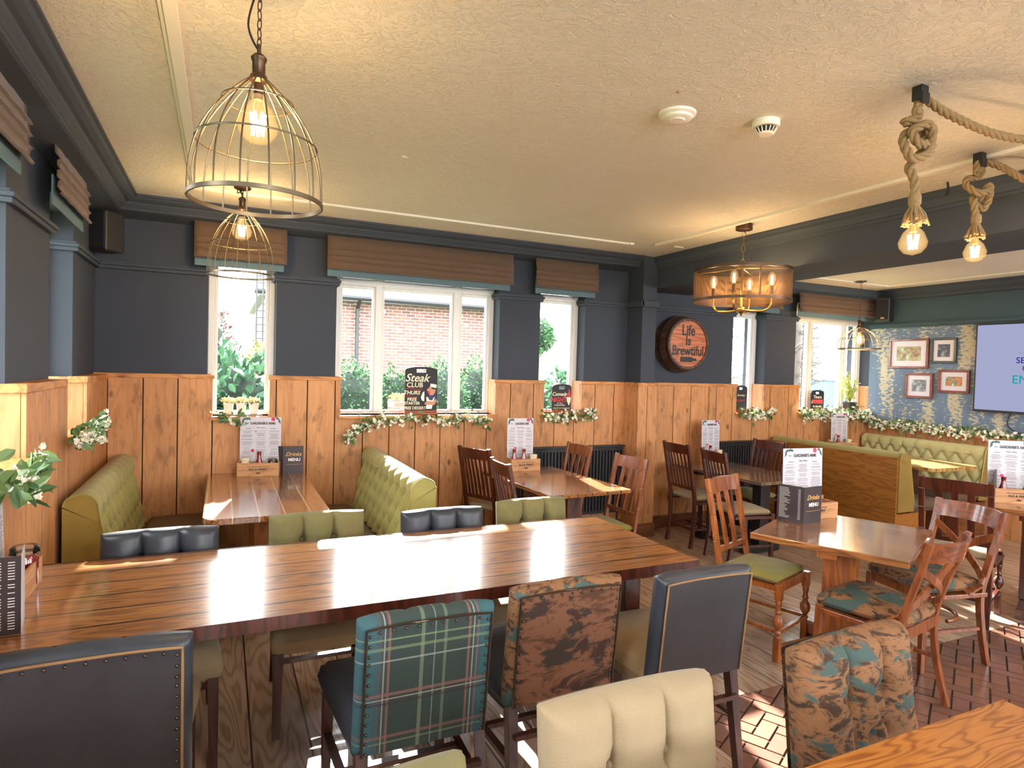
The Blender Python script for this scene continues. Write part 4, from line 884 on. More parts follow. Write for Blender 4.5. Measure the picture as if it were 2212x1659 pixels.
FRM = wood('mahogany_frame', lin((134, 70, 52)), lin((84, 38, 30)), along='Y', across='Z', rough=.35, coat=.4); FRB = plain('dark_green_frame', lin((44, 58, 60)), .35)
picture('largest framed picture, brown frame, top left of the four', 4.50, 4.965, 1.732, 2.082, FRM, art('rugby_print', ((60, 52, 56), (150, 120, 90), (150, 165, 120), (190, 200, 200))), .065)
picture('dark green framed picture, top right of the four', 4.20, 4.475, 1.795, 2.080, FRB, art('dark_print', ((24, 28, 48), (60, 70, 90), (140, 150, 160))), .045)
picture('brown framed grey picture, lowest of the four', 4.44, 4.755, 1.39, 1.68, FRM, art('grey_print', ((60, 64, 70), (120, 125, 130), (180, 186, 190))), .05)
picture('brown framed colour picture nearest the television', 4.055, 4.38, 1.468, 1.724, FRM, art('team_print', ((110, 50, 40), (190, 130, 80), (70, 110, 80), (190, 200, 205))), .05)
t = thing('television', 'large wall television with pale lavender screen', 'television', (XT-.01, 3.16, 1.75))
M().box(-.06, 0, -.83, .83, -.465, .465).build('casing', BLACKP, t, bevel=.004)
M().box(-.0615, -.0605, -.812, .812, -.44, .447).build('screen', emis('lavender_screen', lin((165, 170, 205)), .75), t)
NAVY = emis('navy_screen_text', lin((60, 50, 140)), .8); MAG = emis('magenta_screen_text', lin((170, 30, 90)), .8); TEAL = emis('teal_screen_text', lin((30, 150, 160)), .9)
for s, y, z, sz, m in (('SEN', .445, .075, .085, NAVY), ('O', .39, -.005, .09, MAG), ('EN', .475, -.12, .12, TEAL)): text(s, sz, m, t, (-.063, y, z), (PI/2, 0, -PI/2), 'LEFT', bold=.001, name='screen_lettering')
M().box(-.0632, -.0618, .43, .36, .150, .1515).build('screen_line', NAVY, t)
tag(M().tube(smooth_path([(XT-.015, 3.66, 1.285), (XT-.02, 3.68, 1.17), (XT-.02, 3.60, 1.10), (XT-.02, 3.45, 1.08), (XT-.015, 3.3, 1.09)], 8), .005, 6).build('cable', BLACKP, None, smooth=60), 'black cable looping down below the television', 'cable')
def speaker(label, loc, rz, w=.19, d=.17, h=.27, tilt=.0):
    t = thing('speaker', label, 'speaker', loc, rz, 'black wall speakers'); poly = [(-w/2, 0), (w/2, 0), (w*.36, -d), (-w*.36, -d)]
    recalc(M().prism(poly, -h/2, h/2).build('cabinet', BLACKP, t, bevel=.012)); M().box(-w*.30, w*.30, -d-.004, -d+.002, -h*.42, h*.42).build('grille', plain('speaker_grille', (.008, .008, .009), .9), t, bevel=.002); M().box(.0-.018, .018, -d-.0055, -d-.0035, -h*.38, -h*.33).build('badge', BRASS, t)
speaker('black speaker high in the left corner', (-.70, 5.10, 2.46), R(-30), .18, .15, .27); speaker('black speaker high in the far right corner above the pictures', (XT-.13, YW-.25, 2.42), R(-50)-.2, .2, .17, .28)
# ------------------------------------------------------------------ chalkboards on the sills
def board(label, x, y, z, w, h, rz=0, handle=True):
    t = thing('tabletop_chalkboard', label, 'chalkboard', (x, y, z), rz, 'chalkboards on the window sills'); N = 14; a = w/2; top = h-.03
    out = [(-a, .035), (a, .035), (a, top)] + [(a*math.cos(PI*i/N)*1.0, top+.03*math.sin(PI*i/N)) for i in range(1, N)] + [(-a, top)]
    hw, hh = w*.17, .014; hz = top-.005
    # face with a hand slot: built as strips around the slot
    def ztop(x): c = max(-1, min(1, x/a)); return top+.03*math.sqrt(max(0, 1-c*c))
    mb = M(); xs = [-a+2*a*i/20 for i in range(21)]
    for x0, x1 in zip(xs[:-1], xs[1:]):
        m = (x0+x1)/2
        zz = [(.035, hz-hh), (hz+hh, None)] if abs(m) < hw else [(.035, None)]
        for q0, q1 in zz: mb.prism([(x0, q0), (x1, q0), (x1, q1 or ztop(x1)), (x0, q1 or ztop(x0))], -.006, .006, 'Y')
    mb.build('slate', CHALK, t); M().box(-a-.004, a+.004, -.022, .022, 0, .022).build('foot', REDW, t, bevel=.004); M().box(-a, a, -.014, .014, .0221, .0351).build('foot_moulding', REDW, t, bevel=.003)
    return t
t = board('steak club chalkboard with laughing chef, in the widest window', 1.562, 5.245, ZS+.0, .285, .415, R(-3)); fy = -.0072
CW = plain('chalk_cream', lin((226, 218, 190)), .7); SKIN = plain('chalk_skin', lin((196, 136, 112)), .7); CHALKR = plain('chalk_red', lin((196, 60, 66)), .7); CBL = plain('chalk_blue', lin((58, 56, 100)), .7); CWH = plain('chalk_white', lin((240, 238, 230)), .7)
text('Steak', .095, CW, t, (-.04, fy, .315), shear=.35, bold=.0012); text('CLUB', .058, CW, t, (-.058, fy, .255), shear=.1, bold=.001); text('THURS', .046, CW, t, (-.082, fy, .188), shear=.2, bold=.001)
text('FREE', .040, CW, t, (-.078, fy, .130), bold=.0008); text('STARTER', .034, CW, t, (-.078, fy, .097), bold=.0008); text('FREE DESSERT', .036, CW, t, (-.052, fy, .056), bold=.0008, sx=.86)
def ribbon(z0, x0, x1): M().tube([(x0+(x1-x0)*i/12, fy, z0+.006*math.sin(i*.55)) for i in range(13)], .0022, 5).build('chalk_line', CHALKR, t)
ribbon(.222, -.135, .015); ribbon(.156, -.135, -.03)
def flat(name, pts, m, par, y=fy, th=.0008): return M().prism([(a, b) for a, b in pts], y-th, y, 'Y').build(name, m, par)
def blob(cx, cz, rx, rz_, n=18): return [(cx+rx*math.cos(2*PI*i/n), cz+rz_*math.sin(2*PI*i/n)) for i in range(n)]
flat('chef_shirt', blob(.098, .135, .048, .045), CBL, t); flat('chef_head', blob(.092, .208, .034, .040), SKIN, t, fy-.001); flat('chef_nose', blob(.062, .214, .014, .010), SKIN, t, fy-.0015); flat('chef_mouth', blob(.068, .192, .010, .013), CHALKR, t, fy-.002)
flat('chef_hair', blob(.112, .236, .022, .016), CHALK, t, fy-.002); flat('chef_hat', [(.078, .243), (.132, .232), (.135, .262), (.082, .270)], CWH, t, fy-.003); flat('chef_apron', [(.045, .155), (.06, .15), (.075, .125), (.1, .125), (.112, .15), (.12, .152), (.105, .09), (.095, .05), (.045, .05), (.05, .1)], CWH, t, fy-.003)
flat('chef_arm', [(.035, .105), (.05, .118), (.11, .115), (.13, .14), (.138, .12), (.12, .085), (.045, .085), (.03, .09)], SKIN, t, fy-.004); flat('knife', [(.028, .115), (.005, .125), (-.002, .15), (.012, .19), (.028, .205)], CWH, t, fy-.003)
t = board('comedy night chalkboard with red pointed hat, in the narrow window', 2.965, 5.26, ZS, .205, .285, R(-4))
text('Comedy', .050, CW, t, (-.025, fy, .185), shear=.3, bold=.0008, sx=.9); text('NIGHT', .062, CHALKR, t, (-.030, fy, .130), bold=.0014, sx=.85); text('AT THE', .017, CW, t, (-.02, fy, .097)); text('GARDENERS', .020, CW, t, (-.02, fy, .079)); text('CHECK OUT FACEBOOK', .020, CW, t, (0, fy, .050), sx=.8)
flat('red_hat', [(.055, .165), (.095, .165), (.08, .245)], CHALKR, t); flat('beard', [(.05, .158), (.098, .158), (.092, .11), (.078, .075), (.066, .1), (.055, .12)], CW, t)
t = board('small chalkboard at the left edge of the fourth window', 5.245, 5.25, ZS, .16, .30, R(-8)); text('Sunday', .035, CW, t, (0, fy, .19), shear=.2); text('ROAST', .035, CHALKR, t, (0, fy, .13))
t = board('small chalkboard with red middle lettering in the far window', 6.46, 5.25, ZS, .19, .26, R(-8)); text('Thurs', .05, CW, t, (0, fy, .175), bold=.001); flat('red_band', [(-.08, .10), (.08, .10), (.08, .145), (-.08, .145)], CHALKR, t); text('be the bar', .03, CW, t, (0, fy, .065), bold=.001)
# ------------------------------------------------------------------ menus, caddies and bottles
def caddy(label, x, y, z, rz, w=.29, d=.13, h=.10, txt=True):
    t = thing('condiment_caddy', label, 'caddy', (x, y, z), rz, 'wooden condiment caddies'); a, b, k = w/2, d/2, .010
    M().box(-a, a, -b, -b+k, 0, h).build('front_board', BOXW, t, bevel=.0015); M().box(-a, a, b-k, b, 0, h+.02).build('back_board', BOXW, t, bevel=.0015)
    for s in (-1, 1): x0, x1 = sorted((s*a, s*(a-k))); M().box(x0, x1, -b+k+.0003, b-k-.0003, 0, h).build('side_board', BOXW, t, bevel=.0015)
    M().box(-a+k, a-k, -b+k, b-k, 0.0, .008).build('bottom', BOXW, t); M().box(-a+k, a-k, b-.035, b-.031, .008, h-.01).build('divider', BOXW, t)
    if txt:
        text('OLD FAVOURITE FOOD', .013, INK, t, (0, -b-.0007, h*.72), sx=1.1); text('ALE & PERRY', .021, INK, t, (0, -b-.0007, h*.52), bold=.0006, sx=1.1); text('1883', .016, INK, t, (0, -b-.0007, h*.24), bold=.0006)
    return t
def menu(label, x, y, z, rz, w=.29, h=.42, cols=3, title=True, tilt=-.03):
    t = thing('food_menu', label, 'menu', (x, y, z), rz, 'tall white food menus'); t.rotation_euler = (tilt, 0, rz)
    M().box(-w/2, w/2, -.001, .001, 0, h).build('card', PAPER, t)
    if title: text("GARDENER'S ARMS", .026, INK, t, (.015, -.0015, h-.047), bold=.0008, sx=.80 if w > .25 else .55); text('The', .014, GREYINK, t, (-w*.34, -.0015, h-.047), shear=.3)
    text('Main Menu', .015, GREYINK, t, (0, -.0015, h-.080), shear=.4)
    rnd = random.Random(int(x*100)); mb = M()
    for c in range(cols):
        cx = -w/2+w*(c+.5)/cols; k = h-.105
        while k > .03:
            l = w/cols*rnd.uniform(.25, .42); mb.box(cx-l, cx+l, -.0016, -.0011, k, k+.0022); k -= .0075 if rnd.random() < .7 else .015
    mb.build('printed_lines', GREYINK, t)
    mb = M()
    for c in (-.3, .3): mb.box(w*c-.02, w*c+.02, -.0017, -.0011, h-.088, h-.085)
    mb.build('column_headings', INK, t)
    for px, pz, s in ((w*.30, h-.014, .016), (-w*.19, h*.40, .013)):
        mb = M(); 
        for i in range(5): a = 2*PI*i/5; mb.prism(blob(px+s*.55*math.cos(a), pz+s*.55*math.sin(a), s*.45, s*.45, 8), -.0019, -.0012, 'Y')
        mb.build('printed_blossom', PINKI, t)
    mb = M()
    for px, pz, a in ((-w*.42, h-.018, .5), (-w*.36, h-.012, -.2), (-w*.44, h-.040, 1.2), (-w*.30, h-.010, -.5), (w*.42, h-.012, 2.6), (w*.46, h-.035, 2.)):
        q = [(px+.020*math.cos(a+o)*k, pz+.020*math.sin(a+o)*k) for o, k in ((0, 1), (.9, .55), (PI, .9), (-.9, .55))]; q = [(max(-w/2, min(w/2, u)), min(h, v)) for u, v in q]; mb.prism(q, -.0018, -.0012, 'Y')
    mb.build('printed_leaves', plain('printed_leaf_green', lin((70, 96, 96)), .7), t)
    return t
def drinks(label, x, y, z, rz, w=.148, h=.21, ang=.9, back=False):
    t = thing('drinks_menu', label, 'menu', (x, y, z), rz, 'folded black drinks menus')
    M().box(0, w, -.0012, .0012, 0, h).build('front_cover', MENUB, t); c, s = math.cos(ang), math.sin(ang)
    mb = M(); mb.T = Matrix.Rotation(PI-ang, 4, 'Z'); mb.box(0.001, w, -.0012, .0012, 0, h); mb.build('back_cover', MENUB, t)
    text('Drinks', .042, GOLDI, t, (w/2, -.002, h*.70), shear=.45); text('MENU', .032, WHITEI, t, (w/2+.008, -.002, h*.50), bold=.0008); M().box(.02, w-.01, -.0016, -.0013, h*.33, h*.336).build('rule', GOLDI, t)
    if back:
        mb = M(); mb.T = Matrix.Rotation(PI-ang, 4, 'Z'); rnd = random.Random(5); k = h-.02
        while k > .02:
            l = rnd.uniform(.03, .07); mb.box(w-.012-l, w-.012, .0014, .002, k, k+.002); mb.box(.02, .035, .0014, .002, k, k+.002); k -= .009
        mb.build('price_list', WHITEI, t)
    return t
def ketchup(label, x, y, z, s=1.):
    t = thing('ketchup_bottle', label, 'bottle', (x, y, z), 0, 'ketchup bottles'); M().lathe([(.030*s, 0), (.032*s, .01*s), (.031*s, .05*s), (.026*s, .085*s), (.014*s, .125*s), (.013*s, .145*s)], 18).build('glass_body', KETCH, t, smooth=50)
    M().lathe([(.015*s, .145*s), (.015*s, .170*s), (.001, .171*s)], 14).build('cap', KETCH, t, smooth=40); M().lathe([(.0325*s, .03*s), (.0322*s, .07*s)], 18, caps=False).build('label', GREENLB, t, smooth=60)
def mayo(label, x, y, z, s=1.):
    t = thing('mayonnaise_jar', label, 'jar', (x, y, z), 0, 'mayonnaise jars'); M().lathe([(.034*s, 0), (.037*s, .01*s), (.037*s, .075*s), (.028*s, .092*s), (.027*s, .10*s)], 20).build('glass_body', MAYO, t, smooth=50)
    M().lathe([(.031*s, .098*s), (.033*s, .102*s), (.033*s, .122*s), (.001, .124*s)], 20).build('lid', MAYO, t, smooth=40); M().lathe([(.0378*s, .02*s), (.0378*s, .065*s)], 20, caps=False).build('label', GREENLB, t, smooth=60)
def glassjar(label, x, y, z, s=1.):
    t = thing('glass_jar', label, 'jar', (x, y, z), 0); M().lathe([(.036*s, 0), (.038*s, .01*s), (.038*s, .085*s), (.030*s, .10*s)], 20).build('glass_body', JARG, t, smooth=50); M().lathe([(.032*s, .10*s), (.033*s, .115*s), (.001, .116*s)], 20).build('lid', STEEL, t, smooth=40)
    M().lathe([(.0382*s, .03*s), (.0382*s, .07*s)], 20, caps=False).build('label', PAPER, t, smooth=60)
def off(x, y, rz, dx, dy): return x+dx*math.cos(rz)-dy*math.sin(rz), y+dx*math.sin(rz)+dy*math.cos(rz)
def setting(x, y, z, rz, where, w=.29, dr=None, items='mk', mw=.29, mh=.42, mdx=0.):
    caddy('pale wooden caddy ' + where, x, y, z, rz, w); mx, my = off(x, y, rz, mdx, .048); menu('tall white pub menu card ' + where, mx, my, z+.009, rz, mw, mh)
    n = len(items)
    for i, c in enumerate(items):
        px, py = off(x, y, rz, -w/2+w*(i+.5)/n, -.012); {'m': mayo, 'k': ketchup, 'j': glassjar}[c]({'m': 'cream topped mayonnaise jar in the caddy ', 'k': 'red ketchup bottle in the caddy ', 'j': 'clear glass jar in the caddy '}[c] + where, px, py, z+.009)
setting(.258, 5.02, .76, R(-10), 'on the booth table with rounded corners', items='mkj'); drinks('folded black drinks menu leaning beside the caddy, booth table', .425, 5.03, .76, R(-4), back=False, ang=.5)
setting(2.30, 4.70, .76, R(-4), 'on the table by the first radiator', w=.26, items='kkm', mw=.235, mdx=-.01)
setting(4.58, 4.92, .70, R(0), 'on the greyish table by the second radiator', w=.24, items='km', mw=.235)
sx_, sy_ = 3.395, 2.785; setting(sx_, sy_, .72, R(-7), 'on the small square table', w=.33, items='k', mw=.31, mdx=-.01)
drinks('folded black drinks menu standing open before the caddy, small square table', 3.188, 2.654, .72, R(4), w=.165, h=.222, ang=1.40, back=True)
setting(5.10, 2.50, .76, R(-38), 'on the dark table at the right edge', items='kk', mw=.29); drinks('black drinks menu tucked in the caddy at the right edge', 5.045, 2.585, .772, R(35), ang=.25)
setting(6.54, 4.95, .76, R(-8), 'on the pale booth table under the garland', w=.30, items='km', mw=.235)
# left end of the long table: caddy turned side on, menu with price list, jars
t = caddy('pale wooden caddy at the left end of the long table, seen end on', -.675, 2.72, .76, PI/2, w=.30, d=.13, txt=False)
menu('tall white pub menu card at the far left edge on the long table', -.722, 2.72, .769, PI/2, .29, .36)
t = thing('ketchup_jar', 'wide clip-top jar of ketchup at the left end of the long table', 'jar', (-.648, 2.80, .769)); M().lathe([(.038, 0), (.042, .01), (.042, .105), (.036, .118)], 24).build('glass_body', KETCH, t, smooth=50); M().lathe([(.044, .119), (.045, .125), (.045, .14), (.038, .148), (.001, .15)], 24).build('glass_lid', JARG, t, smooth=40); M().tube([(.046*math.cos(PI*k/12), .046*math.sin(PI*k/12), .122) for k in range(24)], .002, 6, closed=True).build('wire_clip', STEEL, t); mayo('squat cream topped jar at the left end of the long table', -.662, 2.655, .769, 1.15)
glassjar('glass jar behind the ketchup at the left end of the long table', -.665, 2.72, .769, .8)
t = thing('drinks_menu', 'black drinks menu with rows of white prices, standing at the bottom left edge', 'menu', (-.551, 2.345, .76), R(4), 'folded black drinks menus')
M().box(-.15, 0, -.0012, .0012, 0, .24).build('front_cover', MENUB, t); mb = M(); mb.T = Matrix.Rotation(R(96), 4, 'Z'); mb.box(0.001, .15, -.0012, .0012, 0, .24).build('back_cover', PAPER, t)
mb = M(); rnd = random.Random(3); k = .222
while k > .015:
    if rnd.random() < .8: mb.box(-.032, -.015, -.0024, -.0018, k, k+.0024); mb.box(-.062, -.048, -.0024, -.0018, k, k+.0024); mb.box(-.13, -.085, -.0024, -.0018, k, k+.0024)
    k -= .0085
mb.build('price_list', WHITEI, t)
for i in range(3):
    o = M().box(-.03, .03, -.105, .105, 0, .006).build('stacked_menu', MENUB, None, loc=(-.692, 2.995, .76+.0062*i)); o.rotation_euler = (0, 0, R(3*i-2)); tag(o, 'dark menu lying flat at the far left end of the long table, stack layer %s' % ('lowest', 'middle', 'top')[i], 'menu', 'menus stacked at the end of the long table')
# ------------------------------------------------------------------ flowers
def leaf(mb, p, d, l, w, up=None, curl=.25):
    d = Vector(d).normalized(); s = d.cross(Vector(up) if up else Vector((random.uniform(-1, 1), random.uniform(-1, 1), random.uniform(-.2, 1)))).normalized(); n = s.cross(d)
    p = Vector(p); mb.add([p, p+d*l*.35+s*w*.5+n*w*curl, p+d*l*.75+s*w*.38+n*w*curl*.8, p+d*l, p+d*l*.75-s*w*.38+n*w*curl*.8, p+d*l*.35-s*w*.5+n*w*curl, p+d*l*.4], [(0, 6, 2, 1), (6, 3, 2), (0, 5, 4, 6), (6, 4, 3)])
def rv(): 
    v = Vector((random.gauss(0, 1), random.gauss(0, 1), random.gauss(0, 1))); return v.normalized()
def garland(label, pts, n, out, wid=.05, bl=1.0, ls=1.0):
    t = thing('flower_garland', label, 'garland', (0, 0, 0), 0, 'artificial white flower garlands'); path = smooth_path(pts, 8); o = Vector(out)
    M().tube(path, .003, 5).build('vine', VINE, t); lv = M(); bs = M()
    for i in range(n):
        k = random.random()*(len(path)-1); i0 = int(k); p = path[i0].lerp(path[min(i0+1, len(path)-1)], k-i0) + o*abs(random.gauss(0, wid*.35)) + Vector((random.gauss(0, wid*.25), random.gauss(0, wid*.2), random.gauss(0, wid*.55)))*1.
        d = rv()+o*.6+Vector((0, 0, .1)); leaf(lv, p, d, random.uniform(.035, .06)*ls, random.uniform(.02, .032)*ls)
    for i in range(int(n*.42*bl)):
        k = random.random()*(len(path)-1); i0 = int(k); c = path[i0].lerp(path[min(i0+1, len(path)-1)], k-i0) + o*(.012+abs(random.gauss(0, wid*.4))) + Vector((random.gauss(0, wid*.2), 0, random.gauss(0, wid*.5)))
        for f in range(3):
            q = c + rv()*.014; ax = (rv()+o).normalized(); e1 = ax.orthogonal().normalized(); e2 = ax.cross(e1)
            for a in range(5): an = 2*PI*a/5; dd = e1*math.cos(an)+e2*math.sin(an)+ax*.55; leaf(bs, q, dd, .018, .014, up=ax, curl=.2)
    lv.build('leaves', LEAF, t, kind='stuff'); bs.build('blossoms', PETAL, t, kind='stuff'); return t
YG = YC-.035
garland('short flower sprig on the sill of the narrow window behind the white pots', [(-.05, YG, 1.185), (.06, YG-.01, 1.165), (.16, YG-.01, 1.145), (.20, YG-.005, 1.10)], 34, (0, -1, 0), .045, .5, 1.25)
garland('long flower garland drooping along the sill of the widest window', [(.90, YG, .985), (1.0, YG, 1.06), (1.12, YG, 1.125), (1.30, YG, 1.155), (1.55, YG, 1.15), (1.78, YG, 1.15), (2.0, YG, 1.155), (2.16, YG, 1.13)], 210, (0, -1, 0), .05, .9)
garland('flower garland under the comedy night chalkboard', [(2.70, YG, 1.185), (2.85, YG, 1.165), (3.0, YG, 1.165), (3.15, YG, 1.18), (3.24, YG, 1.19)], 90, (0, -1, 0), .05, 1.)
garland('flower garland on the sill of the fourth window near the chandelier', [(5.12, YG, 1.18), (5.3, YG, 1.17), (5.45, YG, 1.175), (5.60, YG, 1.19)], 90, (0, -1, 0), .06, 1.2)
garland('thick flower garland along the far corner window sill', [(6.06, YG, 1.17), (6.35, YG, 1.16), (6.7, YG, 1.16), (7.0, YG, 1.17), (7.2, YG, 1.14)], 300, (0, -1, 0), .07, 1.4)
garland('long flower garland on the ledge below the pictures and television', [(7.27, 5.15, 1.10), (7.26, 5.0, 1.05), (7.26, 4.7, 1.055), (7.26, 4.4, 1.05), (7.26, 4.1, 1.04), (7.26, 3.9, 1.06), (7.26, 3.6, 1.06), (7.26, 3.2, 1.055)], 520, (-1, 0, 0), .06, 1.2)
garland('flower cluster on the left wall sill nearest the corner', [(-.68, 3.74, 1.20), (-.66, 3.95, 1.19), (-.66, 4.2, 1.21), (-.68, 4.45, 1.23)], 120, (1, 0, 0), .05, 1.3, 1.1)
garland('flower spray with big green leaves at the left edge of the picture', [(-.68, 2.45, 1.22), (-.66, 2.65, 1.18), (-.66, 2.80, 1.12), (-.67, 2.93, 1.18), (-.68, 3.03, 1.22)], 62, (1, 0, 0), .055, .7, 1.55)
tag(M().box(XT-.10, XT-.052, .6, YC-.01, 1.0, 1.03).build('wall_ledge', PINECY, None, bevel=.003), 'long timber ledge above the tufted bench under the pictures', 'ledge')
tt = NT('white_flower'); POTW = plain('white_glazed_pot', lin((232, 230, 226)), .3, var=.03); YFL = leafmat('yellow_white_petal', lin((230, 224, 150)), lin((250, 248, 235)))
M_ = M().box(-.01, .285, 5.235, 5.30, ZS, ZS+.012).build('pot_tray', wood('grey_tray', lin((150, 130, 110)), lin((110, 92, 76)), along='X', across='Y'), None); tag(M_, 'thin wooden tray under the three white flower pots', 'tray')
for i, x in enumerate((.045, .135, .225)):
    t = thing('potted_flower', 'white pot of pale yellow flowers on the window sill, %s of three' % ('leftmost', 'middle', 'rightmost')[i], 'potted plant', (x, 5.268, ZS+.0125), 0, 'white flower pots in the narrow window')
    M().lathe([(.026, 0), (.029, .004), (.036, .075), (.039, .078), (.039, .086), (.034, .087), (.032, .07), (.001, .068)], 22).build('pot', POTW, t, smooth=40); lv = M(); fl = M()
    for k in range(36): d = rv(); d.z = abs(d.z)*.5; leaf(lv, (0, 0, .075), d, random.uniform(.03, .06), .014)
    for k in range(70):
        d = rv(); d.z = abs(d.z)*.7+.2; c = Vector((0, 0, .085))+d*random.uniform(.025, .055)
        for a in range(5): leaf(fl, c, rv(), .014, .010)
    lv.build('leaves', AUT, t, kind='stuff'); fl.build('blossoms', YFL, t, kind='stuff')
t = thing('potted_plant', 'yellow-green potted shrub in a dark pot on the far window sill', 'potted plant', (6.96, 5.20, ZS)); M().lathe([(.06, 0), (.065, .005), (.085, .105), (.09, .108), (.09, .12), (.082, .12), (.08, .10), (.001, .098)], 24).build('pot', BLACKP, t, smooth=40); lv = M(); st = M()
for k in range(26):
    a = random.uniform(0, 2*PI); tilt = random.uniform(.05, .62); H = random.uniform(.2, .42)*(1-.35*tilt); tip = Vector((math.cos(a)*math.sin(tilt)*H, math.sin(a)*math.sin(tilt)*H*.25, .10+math.cos(tilt)*H)); st.tube([(0, 0, .10), tip*.5+Vector((0, 0, .06)), tip], .0025, 4)
    for j in range(16): q = Vector((0, 0, .10)).lerp(tip, .25+.75*j/15); leaf(lv, q, rv()+Vector((0, 0, .3)), .055, .010)
lv.build('leaves', leafmat('lime_leaf', lin((150, 168, 70)), lin((214, 216, 130))), t, kind='stuff'); st.build('stems', VINE, t, kind='stuff')
# ------------------------------------------------------------------ outdoors
S(M().box(-30, 45, YW+.4, 60, -.3, -.1).box(-30, -1.2, -20, YW+.4, -.3, -.1), 'ground', plain('grass_ground', lin((90, 110, 80)), .95, scale=3))
t = thing('brick_house', 'brown brick house with dark gutter seen through the widest window', 'house', (0, 15, 0))
M().box(.85, 7.1, 0, 6, -.1, 3.08).build('wall', brickmat('facing_brick', lin((120, 84, 74)), lin((84, 62, 60)), lin((170, 160, 150))), t)
recalc(M().prism([(-.35, 3.05), (6.4, 3.05), (3.0, 4.9)], .7, 7.2, 'X').build('roof', plain('grey_roof_tiles', lin((120, 118, 122)), .8, scale=8), t))
M().tube([(.6, -.42, 3.13), (7.2, -.42, 3.10)], .07, 10).build('gutter', BLACKP, t); M().tube([(2.86, -.38, 3.12), (2.86, -.08, 2.9), (2.86, -.07, 0)], .045, 8).build('downpipe', BLACKP, t)
M().lathe([(.07, 0), (.07, .02)], 16, (3.45, -.10, 2.86), 'Y').build('wall_lamp', WHITEP, t)
t = thing('garden_ladder', 'dark metal trellis ladder beside the house in the narrow window', 'ladder', (.62, 13.6, 0)); mb = M()
for x in (-.02, .10): mb.bar((x, 0, 1.4), (x, 0, 3.4), .03, .03)
mb.build('rail', BLACKP, t); mb = M()
for i in range(14): mb.bar((-.02, 0, 1.5+.14*i), (.30, 0, 1.5+.14*i), .02, .02)
mb.build('rungs', BLACKP, t)
def bush(name, label, cat, c, r, n, m, ls=.12, lw=.06, group=None, core=True, trunk=False):
    t = thing(name, label, cat, c, 0, group); lv = M(); rx, ry, rz_ = r
    for i in range(n):
        d = rv(); k = random.uniform(.82, 1.05); p = Vector((d.x*rx*k, d.y*ry*k, d.z*rz_*k)); p *= 1+.10*math.sin(d.x*9+c[0])*math.cos(d.z*8+c[1])
        leaf(lv, p, d+rv()*.9, random.uniform(.6, 1.2)*ls, lw*random.uniform(.7, 1.2))
    lv.build('leaves', m, t, kind='stuff')
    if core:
        q = M(); q.grid(lambda a, b: Vector((math.cos(2*PI*a)*math.sin(PI*b)*rx*.84, math.sin(2*PI*a)*math.sin(PI*b)*ry*.84, -math.cos(PI*b)*rz_*.84)), 18, 12); q.build('shadow_core', CORE, t, smooth=60)  # solid dark core; the bush's inner shade is put into its colour
    M().tube([(0, 0, -c[2]-.1), (0, 0, -rz_*.3)], .06 if not trunk else .10, 8).build('trunk', VINE, t)
    return t
BG = 'clipped garden bushes in front of the brick house'
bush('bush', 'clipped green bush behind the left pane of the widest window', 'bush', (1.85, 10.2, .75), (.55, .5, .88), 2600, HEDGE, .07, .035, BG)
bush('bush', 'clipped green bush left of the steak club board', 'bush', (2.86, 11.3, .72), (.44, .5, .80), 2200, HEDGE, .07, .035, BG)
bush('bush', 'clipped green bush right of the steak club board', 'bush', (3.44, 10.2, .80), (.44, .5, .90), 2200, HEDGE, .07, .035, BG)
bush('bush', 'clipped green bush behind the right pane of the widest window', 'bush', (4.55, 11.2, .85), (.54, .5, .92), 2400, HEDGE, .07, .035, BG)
t = thing('brick_planter', 'low brick planter with yellow flowers outside, left of the steak club board', 'planter', (2.55, 9.2, 0)); M().box(-.22, .22, 0, .4, -.1, 1.08).build('wall', brickmat('planter_brick', lin((170, 100, 80)), lin((140, 80, 66)), lin((200, 185, 170))), t); lv = M()
for i in range(220): leaf(lv, (random.uniform(-.22, .22), random.uniform(.0, .3), 1.08+random.uniform(0, .08)), rv(), .05, .03)
lv.build('flowers', leafmat('yellow_flower', lin((200, 190, 90)), lin((120, 150, 90))), t, kind='stuff')
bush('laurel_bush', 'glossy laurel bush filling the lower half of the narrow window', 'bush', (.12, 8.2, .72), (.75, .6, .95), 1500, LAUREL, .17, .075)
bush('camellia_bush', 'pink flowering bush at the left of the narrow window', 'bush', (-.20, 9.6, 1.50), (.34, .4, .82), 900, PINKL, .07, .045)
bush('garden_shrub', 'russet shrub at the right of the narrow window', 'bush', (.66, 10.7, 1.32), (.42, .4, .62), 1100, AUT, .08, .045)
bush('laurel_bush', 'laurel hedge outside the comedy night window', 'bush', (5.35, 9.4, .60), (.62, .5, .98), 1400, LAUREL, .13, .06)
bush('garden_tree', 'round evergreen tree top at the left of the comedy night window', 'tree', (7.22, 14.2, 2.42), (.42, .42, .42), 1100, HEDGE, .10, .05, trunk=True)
t = thing('garden_shed', 'pale roofed outbuilding beyond the comedy night window', 'shed', (8.9, 17, 0)); M().box(-.9, 1.2, 0, 2, -.1, 1.9).build('wall', plain('pale_render', lin((196, 190, 180)), .9), t); recalc(M().prism([(-1.1, 1.85), (1.4, 1.85), (.1, 2.75)], -.15, 2.2, 'Y').build('roof', plain('brown_tile_roof', lin((130, 110, 100)), .9), t))
